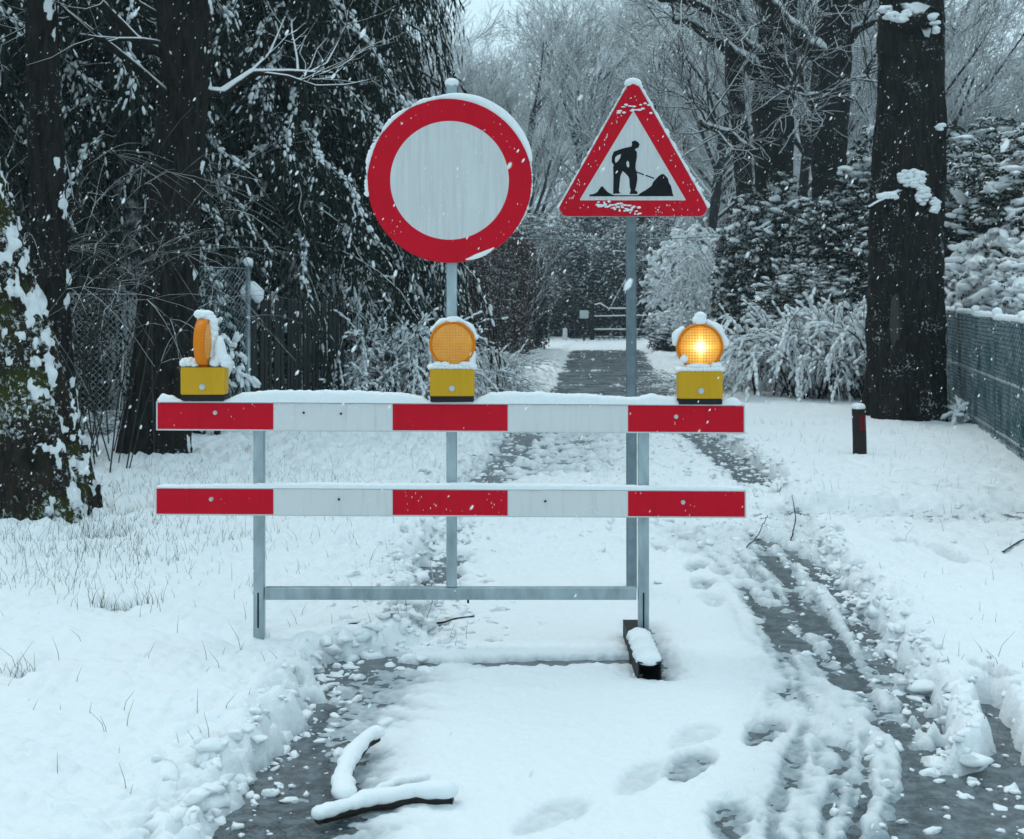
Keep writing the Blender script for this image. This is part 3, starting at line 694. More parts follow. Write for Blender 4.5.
# blob centres in picture pixels relative to the middle of the box top (x right, z up), radii in pixels
arc = lambda r, a0, a1, zc, rr, y=0.0, st=3.5, dep=.028: [((r * math.sin(math.radians(a)), y, zc + r * math.cos(math.radians(a))), (rr * (1 + .25 * math.sin(a * .17)), dep, rr * (1 + .25 * math.sin(a * .17)))) for a in np.arange(a0, a1, st)]
lamp(205.5, 399.5, 'amber warning lamp turned edge-on, leftmost on the barrier, with tall snow on its lens', True, False,
     [((x, -.004, 2 + z), (5.5, .04, 4 + z * .5)) for x, z in ((-19, 2), (-14, 2.4), (-9, 1.5), (10, 3), (14, 6), (17, 8), (20, 5), (16, 12), (12, 2), (21, 1), (15, 16))]
     + [((x, 0, z), (6, .028, 4.5)) for x, z in ((-3, 51), (0, 52), (3, 52), (5, 49), (-5, 52.5))]
     + [((8 + .6 * math.sin(z), 0, z), (4.5, .03, 5)) for z in range(12, 48, 3)])
lamp(452.5, 401, 'unlit amber warning lamp on the yellow box in front of the round sign pole', False, False,
     [((x, -.004, 1.5), (5, .038, 3.6)) for x in range(-20, 21, 4)] + [((x, -.02, 4), (5, .022, 3)) for x in (-14, -7, 12, 17)]
     + arc(24, -55, 75, 24.5, 3.0, 0.008, 3, .02) + [((19, .01, z), (4.5, .03, 6)) for z in (6, 10, 14)] + [((0, .0, 48), (7, .022, 4))] )
lamp(699, 403.5, 'lit amber warning lamp glowing yellow at the right end of the barrier', False, True,
     [((x, -.004, 1.5), (5, .038, 3.4)) for x in range(-20, 23, 4)] + [((-2, -.024, 5), (12, .012, 3)), ((15, .0, 5), (7, .03, 5))]
     + arc(24.5, 22, 85, 24.5, 4.6, 0.010, 3, .022) + arc(23.5, -82, -45, 24.5, 4.6, 0.012, 3, .022) + [((0, .0, 50), (7, .024, 6)), ((1, 0, 54), (6, .02, 5)), ((-16, -.022, 12), (4, .01, 4))])

# ------------------------------------------------------------------ trees: big trunks
def trunk_mesh(pts, rad, k=96, rings=160, flare=.35, lobes=5, seed=1, bark=.05, snowdir=None, snowlo=.3, snowamt=.03, nsc=2.5, hz=None):
    pts = np.array(pts, float); s = np.linspace(0, 1, len(pts)); t = np.linspace(0, 1, rings)
    # smooth resample
    def sm(a):
        v = np.interp(t, s, a)
        for _ in range(12): v[1:-1] = (v[:-2] + v[2:] + 2 * v[1:-1]) / 4
        return v
    C = np.stack([sm(pts[:, i]) for i in range(3)], 1); R = sm(np.array(rad, float)); z0 = C[0, 2]
    th = np.arange(k) / k * 2 * math.pi
    TH, Z = np.meshgrid(th, C[:, 2]); ct, st = np.cos(TH), np.sin(TH)
    fl = flare * np.exp(-(Z - z0) / .28)
    lob = 1 + fl * (.6 + .6 * np.cos(lobes * TH + seed) + .3 * np.cos((lobes + 3) * TH + 2 * seed))
    rr = R[:, None] * lob
    n1 = np.abs(perlin(ct * 3.4 + seed, st * 3.4, Z * 1.1)); n2 = np.abs(perlin(ct * 9 + seed, st * 9, Z * 3.0)); n3 = fbm(ct * 1.2, st * 1.2 + seed, Z * .8, 2)
    rr = rr + R[:, None] * (bark * 1.6 * (n1 - .2) + bark * 1.2 * (n2 - .2) + .17 * n3)
    V = np.stack([C[:, None, 0] + rr * ct, C[:, None, 1] + rr * st, Z], -1)
    fac = np.zeros_like(rr)
    if snowdir is not None:
        T_ = np.gradient(C, axis=0); T_ /= np.linalg.norm(T_, axis=1)[:, None]
        N_ = np.stack([ct, st, -T_[:, None, 0] * ct - T_[:, None, 1] * st + .12], -1)
        dt = (N_ * np.array(snowdir)).sum(-1)
        nz = fbm(V[..., 0] * nsc * 2 + 3, V[..., 1] * nsc * 2, V[..., 2] * nsc * 1.5, 5)
        fac = sstep(snowlo - .05, snowlo + .22, dt + 1.25 * nz)
        nb_ = np.abs(perlin(V[..., 0] * 16, V[..., 1] * 16, V[..., 2] * 13)); V = V + (N_ * (fac * snowamt * (.6 + 3.0 * nb_))[..., None])
    i = np.arange(rings - 1)[:, None] * k; j = np.arange(k)[None]
    f = np.stack([i + j, i + (j+1) % k, i + k + (j+1) % k, i + k + j], -1).reshape(-1, 4)
    mb = MB(); mb.add(V.reshape(-1, 3), f, 0, fac.ravel()); return mb
def pxpath(L, d, dz=None): return [np.array(P(a, b, d)) for a, b in L]
def rel(pts, o): return [np.array(p) - np.array(o) for p in pts]

def grow(out, p, d, L, r, lvl, mx, R, spread=.75, kids=(7, 6, 5, 4), up=.12, wob=.22, taper=.35, droop=0., ratio=.62):
    n = 5 if lvl < mx else 4
    pts = [np.array(p, float)]; d = np.array(d, float) / np.linalg.norm(d); dd = [d]
    for i in range(n - 1):
        d = d + R.normal(size=3) * wob + np.array([0, 0, up - droop * (lvl >= 2)]); d /= np.linalg.norm(d); pts.append(pts[-1] + d * L / (n - 1)); dd.append(d)
    out.setdefault((n, lvl), []).append((np.array(pts), r * np.linspace(1, taper, n)))
    if lvl < mx:
        for j in range(kids[lvl]):
            t = R.uniform(.22, 1.0) ** .8 * (n - 1.001); i = int(t); q = pts[i] + (pts[i+1] - pts[i]) * (t - i)
            pr = rdir(1, R)[0]; pr -= pr.dot(dd[i]) * dd[i]; pr /= np.linalg.norm(pr) + 1e-9
            a = spread * R.uniform(.6, 1.25); nd = dd[i] * math.cos(a) + pr * math.sin(a)
            grow(out, q, nd, L * ratio * R.uniform(.65, 1.15), max(r * (1 - (1 - taper) * t / (n - 1)) * .58, .0035), lvl + 1, mx, R, spread, kids, up, wob, taper, droop, ratio)
def twigmesh(out, rmin=0.0, sides=(10, 8, 5, 4, 3, 3)):
    mb = MB()
    for (n, lvl), L in out.items():
        v, f = tubes(np.array([a for a, b in L]), np.maximum(np.array([b for a, b in L]), rmin), sides[min(lvl, 5)]); mb.add(v, f)
    return mb

# left leaning mossy tree
base = P(48, 530, 7.66); base = (base[0], base[1], -.03)
tl = thing('mossy_tree', 'thick leaning mossy trunk plastered with snow at the left edge', 'tree', base)
path = [P(42, 545, 7.7), P(40, 500, 7.7), P(28, 430, 7.75), P(5, 340, 7.8), (P(-28, 230, 7.85)), P(-60, 110, 7.9), P(-95, -40, 8), P(-135, -220, 8.1), P(-165, -400, 8.2)]
trunk_mesh(rel(path, base), [.30, .285, .265, .25, .235, .22, .2, .17, .1], 128, 260, .22, 5, 3, .10, (.80, -.30, .35), .98, .014, 6.0).build('trunk', M['bark_mossy'], tl, smooth=True, att='snowfac')
R = np.random.default_rng(31); out = {}
for i in range(9):
    z = R.uniform(3.2, 5.0); p = np.array([-3.4 + base[0] * 0, 8, z]) - np.array(base); grow(out, p - np.array([.25 * (z - 2) * .4, 0, 0]), (R.uniform(-1, 1), R.uniform(-.5, .5), .6), 1.6, .05, 1, 3, R, kids=(0, 5, 4, 0))
twigmesh(out).build('crown', M['twig'], tl, smooth=True)
# slim dark tree behind it
def simple_tree(name, label, path, rad, matn='bark_big', sdir=(.9, -.3, .15), slo=.75, seed=1, kids=7, klen=2.0, flare=.2, z_from=2.2, samt=.012, spread_d=.5, nsc=3.2, levels=3, twm='twig', group=None, bark=.08):
    b = np.array([path[0][0], path[0][1], -.04]); t = thing(name, label, 'tree', tuple(b), 0, group)
    pr = rel(path, b); trunk_mesh(pr, rad, 64, 220, flare, 5, seed, bark, sdir, slo, samt, nsc).build('trunk', M[matn], t, smooth=True, att='snowfac')
    R = np.random.default_rng(seed + 100); out = {}; zs = np.array([p[2] for p in pr])
    for i in range(kids):
        z = R.uniform(z_from, zs[-1]); p = np.array([np.interp(z, zs, [q[j] for q in pr]) for j in range(3)])
        a = R.uniform(0, 6.28); grow(out, p, (math.cos(a), math.sin(a), R.uniform(.1, .7)), klen * R.uniform(.6, 1.2), .05, 1, levels, R, kids=(0, 6, 5, 4))
    twigmesh(out).build('crown', M[twm], t, smooth=True); return t, b
simple_tree('slim_tree', 'slim dark trunk with a strip of snow between the leaning tree and the fence', pxpath([(58, 470), (56, 430), (52, 300), (46, 150), (40, 0), (36, -150), (30, -400)], 9.6), [.14, .13, .125, .12, .11, .1, .06], sdir=(.95, -.2, .1), slo=1.12, seed=5, kids=6, nsc=3.5)
simple_tree('straight_tree', 'tall dark straight trunk rising behind the left warning lamp', pxpath([(156, 470), (157, 440), (165, 330), (176, 200), (186, 60), (190, -60), (196, -300), (200, -450)], 10.7), [.255, .235, .22, .20, .185, .175, .14, .08], sdir=(.9, -.1, .1), slo=1.2, seed=8, kids=8, flare=.22)
# big right tree
bt, bb = simple_tree('big_tree', 'broad dark trunk with snow clumps between the lane and the green fence', pxpath([(905, 432), (905, 400), (905, 330), (906, 260), (908, 180), (911, 100), (911, 30), (910, -60), (905, -200), (900, -420)], 14.2), [.415, .395, .375, .37, .36, .345, .325, .30, .24, .12], sdir=(.35, -.6, .45), slo=1.25, seed=11, kids=9, klen=3.0, z_from=4.8, flare=.22, bark=.10)
mb = MB(); R = np.random.default_rng(2)
def clot(px, py, rx, rz, n, d=13.78):
    for _ in range(n):
        a = R.uniform(0, 6.28); q = R.uniform(0, 1) ** .5
        c = np.array(P(px + rx * q * math.cos(a), py + rz * q * math.sin(a), d + R.uniform(-.03, .03))) - bb; r = R.uniform(.012, .034)
        blob(mb, c, (r * 1.4, r, r * .8), .45, lv=ICO2)
clot(912, 178, 13, 8, 110); clot(922, 195, 6, 10, 50); clot(935, 205, 4, 8, 24); clot(886, 196, 10, 3, 40); clot(912, 16, 25, 5, 130, 13.85); clot(885, 12, 9, 6, 20, 13.9); clot(935, 25, 4, 8, 10); clot(940, 125, 4, 5, 8)
mb.build('snow_clump', M['snow'], bt, smooth=True)
mb = MB(); mb.tube(rel([P(912, 190, 14.0), P(890, 198, 13.8), P(868, 208, 13.7)], bb), [.07, .05, .02], 8); mb.build('branch_stub', M['bark'], bt, smooth=True); mb = MB(); mb.tube(rel([P(900, 20, 14.1), P(930, 22, 13.85)], bb), [.25, .16], 10); mb.build('branch_stub', M['bark'], bt, smooth=True)
mb = MB(); v, f = ICO3; mb.add(v * (1 + .5 * fbm(v[:, 0] * 2, v[:, 1] * 2, v[:, 2] * 2))[:, None] * np.array([.06, .03, .28]) + (np.array(P(896, 322, 13.86)) - bb), f); mb.build('bare_wood_patch', simple('bare_wood', (.05, .045, .04), .8, ns=6, sc3=(6, 6, 1), bst=.8, bs_=10, bd=.02), bt, smooth=True)

def limb_tree(name, label, d, trunk, trad, limbs, seed, kids=4, klen=1.7, mt='bark_big'):
    b = np.array([*P(trunk[0][0], trunk[0][1], d)[:2], -.04]); t = thing(name, label, 'tree', tuple(b))
    pr = rel(pxpath(trunk, d), b); pr[0][2] = -.02
    trunk_mesh(pr, trad, 48, 200, .2, 5, seed, .08, (-.1, -.3, .3), 1.15, .012, 3).build('trunk', M[mt], t, smooth=True, att='snowfac')
    R = np.random.default_rng(seed); 
    for lp, lr, yoff in limbs:
        out = {}
        pts = np.array(rel([P(a, b_, d + yoff * i / max(1, len(lp) - 1)) for i, (a, b_) in enumerate(lp)], b)); lr_ = np.linspace(lr[0], lr[1], len(pts))
        s_ = np.linspace(0, 1, 9); pp = np.stack([np.interp(s_, np.linspace(0, 1, len(pts)), pts[:, j]) for j in range(3)], 1) + R.normal(size=(9, 3)) * .05
        out[(9, 0)] = [(pp, np.interp(s_, np.linspace(0, 1, len(pts)), lr_))]
        for i in range(kids * 2):
            q = R.uniform(.25, 1); p = np.array([np.interp(q, s_, pp[:, j]) for j in range(3)]); dr = pp[-1] - pp[0]; dr /= np.linalg.norm(dr)
            grow(out, p, dr * .6 + rdir(1, R)[0] * .9, klen * R.uniform(.5, 1), .022, 1, 3, R, kids=(0, 6, 5, 4), up=.10)
        twigmesh(out, .006).build('limb', M['twig_snowy'], t, smooth=True)
    out = {}; zs = np.array([p[2] for p in pr])
    for i in range(kids):
        z = R.uniform(5.2, zs[-1]); p = np.array([np.interp(z, zs, [q[j] for q in pr]) for j in range(3)]); a = R.uniform(0, 6.28)
        grow(out, p, (math.cos(a), math.sin(a) * .6, R.uniform(.1, .8)), klen * R.uniform(.8, 1.5), .04, 1, 4, R, kids=(0, 6, 5, 4), up=.08)
    twigmesh(out, .006).build('crown', M['twig_snowy'], t, smooth=True); return t
limb_tree('forked_tree', 'forked bare tree with snow-topped limbs reaching left, just right of the triangular sign', 24,
    [(776, 385), (776, 300), (775, 220), (774, 150), (773, 110), (776, 60), (780, 0), (785, -90), (790, -300)], [.36, .34, .33, .33, .36, .33, .30, .25, .1],
    [([(760, 75), (735, 52), (712, 38), (692, 24), (672, 18)], (.15, .07), -1), ([(766, 100), (752, 40), (742, 0), (728, -60)], (.14, .06), 0), ([(778, 90), (800, 62), (815, 50), (830, 30)], (.09, .05), .5), ([(782, 70), (796, 30), (806, -10), (822, -60)], (.13, .06), .5), ([(768, 60), (735, 20), (700, 2), (660, -8), (618, -30)], (.11, .05), -2), ([(764, 150), (740, 142), (718, 128), (698, 120)], (.10, .05), -1)], 41)
limb_tree('gnarled_tree', 'tall bare trunk with a thick snowy limb crossing up left, behind the evergreen shrubs', 22.5,
    [(828, 400), (828, 300), (828, 220), (829, 150), (831, 90), (833, 40), (836, -20), (840, -120), (845, -350)], [.28, .27, .26, .27, .31, .29, .26, .2, .1],
    [([(826, 60), (805, 42), (785, 20), (758, -5), (730, -30)], (.19, .12), -1), ([(840, 45), (852, 32), (870, 22), (892, 12), (905, 2)], (.09, .07), -.5), ([(842, 80), (855, 78), (868, 70)], (.05, .03), 0), ([(832, 40), (850, 5), (862, -40)], (.10, .06), 0), ([(838, 20), (870, -10), (920, -30), (975, -25), (1030, -40)], (.11, .05), -1), ([(826, 100), (800, 88), (786, 92), (770, 80)], (.05, .03), -1)], 43)
limb_tree('thin_tree', 'thin leaning dark trunk left of the forked tree', 26,
    [(748, 380), (748, 300), (746, 220), (742, 150), (736, 90), (730, 30), (725, -60), (715, -250)], [.19, .18, .17, .17, .15, .14, .12, .06],
    [([(742, 150), (722, 130), (705, 110), (690, 100)], (.07, .03), 0), ([(738, 80), (760, 40), (775, 20)], (.06, .03), 0)], 44, kids=5)

# ------------------------------------------------------------------ conifers on the left
def make_conifer(seed, H=9.0, R0=1.5, nb=120, name='conifer', z0=.3, snowp=.4, leafm='needle', snow_r=.035):
    R = np.random.default_rng(seed); t = thing(name, '', 'tree')
    mb = MB(); mb.tube([(0, 0, -.1), (.05, 0, H * .5), (0, .03, H)], [.19, .13, .03], 12); mb.build('trunk', M['bark'], t, smooth=True)
    br = {}; leafP, leafD, leafL, leafW = [], [], [], []; sp, sd, ss = [], [], []
    for i in range(nb):
        z = z0 + (H - z0 - .3) * (i / nb) ** .95; a = i * 2.4 + R.uniform(-.4, .4); L = R0 * (1.05 - .75 * (z / H) ** 1.5) * R.uniform(.75, 1.2)
        o = np.array([math.cos(a), math.sin(a), 0]); s = np.linspace(0, 1, 7)
        pts = np.array([0, 0, z]) + o * (L * s)[:, None] + np.array([0, 0, 1]) * (L * (.30 * s - .95 * s * s) * R.uniform(.6, 1.2))[:, None]; pts += R.normal(size=pts.shape) * .03
        br.setdefault((7, 3), []).append((pts, np.linspace(.018, .005, 7)))
        has = R.uniform() < snowp
        ns = 30
        q = R.uniform(.15, 1, ns) * 6; ii = np.minimum(q.astype(int), 5); fr_ = (q - ii)[:, None]; p0 = pts[ii] * (1 - fr_) + pts[ii + 1] * fr_
        side = np.array([-o[1], o[0], 0])
        lat = R.uniform(-1, 1, ns)[:, None] * side * .55 + o * R.uniform(0, .5, ns)[:, None]; ln = R.uniform(.25, .65, ns)
        dirs = lat + np.array([0, 0, -1]) * R.uniform(.5, 1.2, ns)[:, None]; dirs /= np.linalg.norm(dirs, axis=1)[:, None]
        for s_ in np.linspace(.05, 1, 8):
            c = p0 + dirs * (ln * s_)[:, None] + np.array([0, 0, -.18]) * (ln * s_ * s_)[:, None]
            d = dirs + rdir(ns, R) * .42 + np.array([0, 0, -.55 * s_]); leafP.append(c); leafD.append(d); leafL.append(R.uniform(.08, .19, ns)); leafW.append(R.uniform(.008, .018, ns))
        if has:
            m = R.integers(16, 44); q = R.uniform(.35, 1, m) * 6; ii = np.minimum(q.astype(int), 5); fr_ = (q - ii)[:, None]; c = pts[ii] * (1 - fr_) + pts[ii + 1] * fr_ + rdir(m, R) * .035 + np.array([0, 0, .02])
            sp.append(c); sd.append(pts[ii + 1] - pts[ii]); ss.append(np.stack([R.uniform(.015, .055, m), R.uniform(.012, .03, m), R.uniform(.01, .024, m)], 1) * snow_r / .035)
            m = R.integers(15, 60); k = R.integers(0, ns, m); s_ = R.uniform(.1, .9, m)
            c = p0[k] + dirs[k] * (ln[k] * s_)[:, None] + np.array([0, 0, .01]); sp.append(c); sd.append(dirs[k]); ss.append(np.stack([R.uniform(.015, .06, m), R.uniform(.008, .02, m), R.uniform(.007, .016, m)], 1) * snow_r / .035)
    lp, ld = np.concatenate(leafP), np.concatenate(leafD); ll, lw = np.concatenate(leafL), np.concatenate(leafW)
    lt = np.array([(0, 0, 0), (.35, .5, 0), (1, 0, 0), (.35, -.5, 0)]) ; lf = np.array([[0, 1, 2, 3]])
    mb = MB(); scatter(mb, lt, lf, lp, frames(ld, roll=R.uniform(0, 6.28, len(lp))), np.stack([ll, lw * 2, lw], 1))
    cr = mb.build('crown', M[leafm], t)
    twigmesh(br).build('branches', M['bark'], t, smooth=True)
    mb = MB(); scatter(mb, ICO1[0], ICO1[1], np.concatenate(sp), frames(np.concatenate(sd)), np.concatenate(ss)); mb.build('snow', M['snow'], cr, smooth=True)
    return t
cA = make_conifer(61, snowp=.5); cB = make_conifer(62, H=8.2, R0=1.7, nb=150, snowp=.9)
G1 = 'dark conifers along the left side of the lane'
for i, (x, y, rz, s, pr, lab) in enumerate([
    (-2.0, 16.6, .3, (1.0, 1.0, 1.4), cB, 'drooping conifer with snow streaks behind the round sign'),
    (-2.45, 15.4, 2.0, 1.05, cA, 'dark drooping conifer between the slatted fence and the round sign'),
    (-3.35, 16.0, 4.1, 1.1, cB, 'tall dark conifer rising above the slatted fence'),
    (-4.2, 14.6, 1.1, 1.1, cA, 'dark conifer right behind the tall straight trunk'),
    (-5.3, 14.4, 5.0, 1.1, cA, 'dark conifer between the slim tree and the straight trunk'),
    (-6.4, 13.4, 3.0, 1.1, cB, 'dark conifer behind the leaning mossy trunk'),
    (-2.3, 20.5, 3.9, 1.05, cA, 'snow-flecked conifer in the second row, nearest the lane'),
    (-3.0, 19.5, 2.2, 1.25, cA, 'shadowy conifer in the second row behind the round sign'),
    (-4.9, 18.5, 1.6, 1.25, cB, 'shadowy conifer in the second row above the fences'),
    (-6.9, 17.5, .6, 1.25, cA, 'shadowy conifer in the second row at the far left'),
    (-7.6, 12.6, .2, 1.1, cB, 'dark conifer just outside the left edge beyond the mossy trunk')]):
    place(pr, (x, y, 0), rz, s, lab, G1)

# ------------------------------------------------------------------ shrubs
LEAF2 = (np.array([(0, 0, 0), (.45, .5, .10), (.45, -.5, .10), (1, .18, -.12), (1, -.18, -.12)]), np.array([[0, 2, 1, 1]]))
def make_rhodo(seed, rx=1.2, ry=1.0, h=2.2, n=1500, leafm='rhodo', name='evergreen_shrub', snowk=.75, leaf=.13, puff=.075, cat='shrub', shell=.55):
    R = np.random.default_rng(seed); t = thing(name, '', cat)
    br = {}
    for i in range(14):
        a = R.uniform(0, 6.28); grow(br, (R.normal() * .1, R.normal() * .1, -.02), (math.cos(a) * .6, math.sin(a) * .6, 1.3), h * .5, .03, 1, 3, R, kids=(0, 4, 3, 0))
    twigmesh(br).build('stems', M['twig'], t, smooth=True)
    d = rdir(n, R); q = R.uniform(shell, 1, n) ** .6
    lump = 1 + .48 * fbm(d[:, 0] * 2.6 + seed, d[:, 1] * 2.2, d[:, 2] * 2.2, 2) + .1 * perlin(d[:, 0] * 6, d[:, 1] * 6 + seed, d[:, 2] * 6)
    p = d * (q * lump)[:, None] * np.array([rx, ry, h * .52]); p[:, 2] += h * .5; keep = p[:, 2] > .05; p, d, q = p[keep], d[keep], q[keep]; n = len(p)
    tv = np.array([(0, 0, 0), (.5, .5, .12), (1, 0, -.18), (.5, -.5, .12)]); tf = np.array([[0, 1, 2, 3]]); mb = MB()
    for k in range(8):
        a = k / 8 * 6.28 + R.uniform(0, .7, n); dr = np.stack([np.cos(a), np.sin(a), R.uniform(-.75, .1, n)], 1) + d * .35
        Lf = leaf * R.uniform(.6, 1.15, n); scatter(mb, tv, tf, p, frames(dr, roll=R.normal(size=n) * .35), np.stack([Lf, Lf * .36, Lf], 1))
    fo = mb.build('foliage', M[leafm], t)
    sk = (R.uniform(size=n) < snowk * sstep(-.9, .5, d[:, 2])) & (q > .6) & (perlin(p[:, 0] * 3.5, p[:, 1] * 3.5 + seed, p[:, 2] * 4.5) > (-.08 if snowk < .9 else -.45))
    sp_ = p[sk] + np.array([0, 0, .012]); m = len(sp_); mb = MB()
    S = puff * R.uniform(.45, 1.25, m)[:, None] * np.stack([R.uniform(.9, 1.9, m), R.uniform(.5, 1.1, m), R.uniform(.28, .5, m)], 1)
    a_ = R.uniform(0, 6.28, m); scatter_puffs(mb, sp_, frames(np.stack([np.cos(a_), np.sin(a_), R.uniform(-.5, .2, m)], 1)), S, R)
    mb.build('snow', M['snow'], fo, smooth=True); return t
rA = make_rhodo(71, n=3200, leaf=.10, puff=.062); rB = make_rhodo(72, rx=1.3, ry=1.1, h=2.6, n=3800, snowk=.6, leaf=.10, puff=.06)
rC = make_rhodo(73, rx=1.2, ry=1.0, h=1.5, n=4200, snowk=.95, puff=.085, leaf=.085, name='snow_laden_shrub')
rD = make_rhodo(74, rx=1.3, ry=1.2, h=2.8, n=3000, snowk=.55, leaf=.10, puff=.05, leafm='needle', name='bushy_conifer')
for pr, x, y, rz, s, lab in [
    (rA, 4.35, 19.4, 0, .8, 'dark evergreen shrub powdered with snow left of the broad trunk'),
    (rB, 5.05, 20.6, 2, (.85, .85, 1.12), 'tall evergreen shrub below the gnarled tree'),
    (rB, 5.0, 25.5, 4, (.95, .95, 1.2), 'evergreen shrub at the foot of the forked tree'),
    (rA, 4.45, 22.8, 1, (.92, .95, 1.45), 'evergreen shrub behind the lit lamp, dark towards the ground'),
    (rB, 6.3, 18.6, 3, 1.25, 'broad-leaved evergreen right of the broad trunk behind the green fence'),
    (rA, 7.0, 16.8, 5, 1.5, 'broad-leaved evergreen at the right edge of the photo'),
    (rB, 6.7, 20.5, 0, 1.5, 'tall snowy evergreen rising highest behind the green fence'),
    (rB, 8.4, 20.0, 2.4, 1.5, 'snowy evergreen beyond the right edge of the fence'),
    (rA, 5.6, 22.5, 2, 1.35, 'evergreen shrub peeping between gnarled tree and broad trunk')]:
    place(pr, (x, y, 0), rz, s, lab, 'snowy evergreen shrubs on the right side')
for x, y, rz, s, lab in [(4.6, 35.0, 0, (.95, 1.0, 2.0), 'white snow-laden shrub standing behind the lit lamp beside the far road'),
    (6.35, 15.0, 1, (1, 1, 1.3), 'shrub buried under thick snow just behind the green fence'), (5.6, 13.0, 3, (.8, .8, 1.15), 'snow-buried shrub at the right edge above the fence top'),
    (5.95, 16.2, 5, (.9, .8, 1.35), 'snow-covered shrub between the fence and the broad trunk'), (4.0, 33.0, 2, .7, 'small snowy shrub at the roadside below the white one')]:
    place(rC, (x, y, 0), rz, s, lab, 'shrubs under thick snow')
for x, y, rz, s, lab in [(1.2, 47.5, 0, (1.5, 1, 1.5), 'dark conifer clump left of the far gate'), (3.0, 49.5, 1, (1.6, 1, 1.75), 'dark conifer clump directly behind the far gate'), (1.9, 46.2, 4, (1.1, .8, 1.35), 'dark conifer clump beside the street lamp'), (3.9, 46.6, 2, (1.1, .8, 1.45), 'dark conifer clump between the gate and the white shrub'), (5.2, 49.0, 2, (1.5, 1, 1.5), 'dark conifer clump right of the far gate'),
    (-.6, 44, 3, (1.2, 1, 1.5), 'dark conifer clump behind the brown hedge'), (7.6, 45, 4, (1.6, 1, 1.6), 'dark conifer clump behind the white shrub'), (.55, 34.5, 5, (.42, .42, .95), 'narrow green conifer at the right end of the brown hedge'),
    (-3.2, 42, 1, (1.6, 1, 1.8), 'dark conifer clump hidden behind the round sign'), (10.8, 42, 1, (1.8, 1, 1.6), 'dark conifer clump behind the gnarled tree'), (9.5, 30, 1, (1.6, 1, 1.5), 'dark conifer clump between the broad trunk and the right edge'),
    (13, 33, 2, (1.8, 1, 1.6), 'dark conifer clump beyond the right edge')]:
    place(rD, (x, y, 0), rz, s, lab, 'dark conifers at the end of the lane')

# brown beech hedge
def hedge():
    t = thing('beech_hedge', 'reddish-brown clipped hedge with dead leaves behind the middle lamp', 'hedge', (-.15, 31.5, 0), -.05)
    R = np.random.default_rng(81); n = 26000
    hx, hy, hz = .62, 3.2, 2.75
    p = R.uniform(-1, 1, (n, 3)); k = R.integers(0, 5, n); sh = .80 + .2 * R.uniform(size=n)
    p[k == 0, 0] = sh[k == 0]; p[k == 1, 0] = -sh[k == 1]; p[k == 2, 1] = -sh[k == 2]; p[k == 3, 1] = sh[k == 3]; p[k == 4, 2] = sh[k == 4]
    lump = 1 + .07 * fbm(p[:, 0] * 2, p[:, 1] * 4, p[:, 2] * 3, 3)
    p = p * lump[:, None] * np.array([hx, hy, hz / 2]) + np.array([0, 0, hz / 2]); p = p[p[:, 2] > .1]; n = len(p)
    tv = np.array([(0, 0, 0), (.5, .5, .1), (1, 0, -.1), (.5, -.5, .1)]); mb = MB(); L = R.uniform(.05, .09, n)
    scatter(mb, tv, np.array([[0, 1, 2, 3]]), p, frames(rdir(n, R) + np.array([0, 0, -.6]), roll=R.uniform(0, 6.28, n)), np.stack([L, L * .6, L], 1)); mb.build('foliage', M['beech'], t)
    out = {}
    for i in range(70):
        q = np.array([R.uniform(-.5, .5), R.uniform(-3, 3), 0]); grow(out, q, (R.normal() * .15, R.normal() * .15, 1), 2.3, .02, 1, 2, R, kids=(0, 8, 0, 0), spread=.5)
    twigmesh(out).build('stems', M['twig'], t, smooth=True)
hedge()

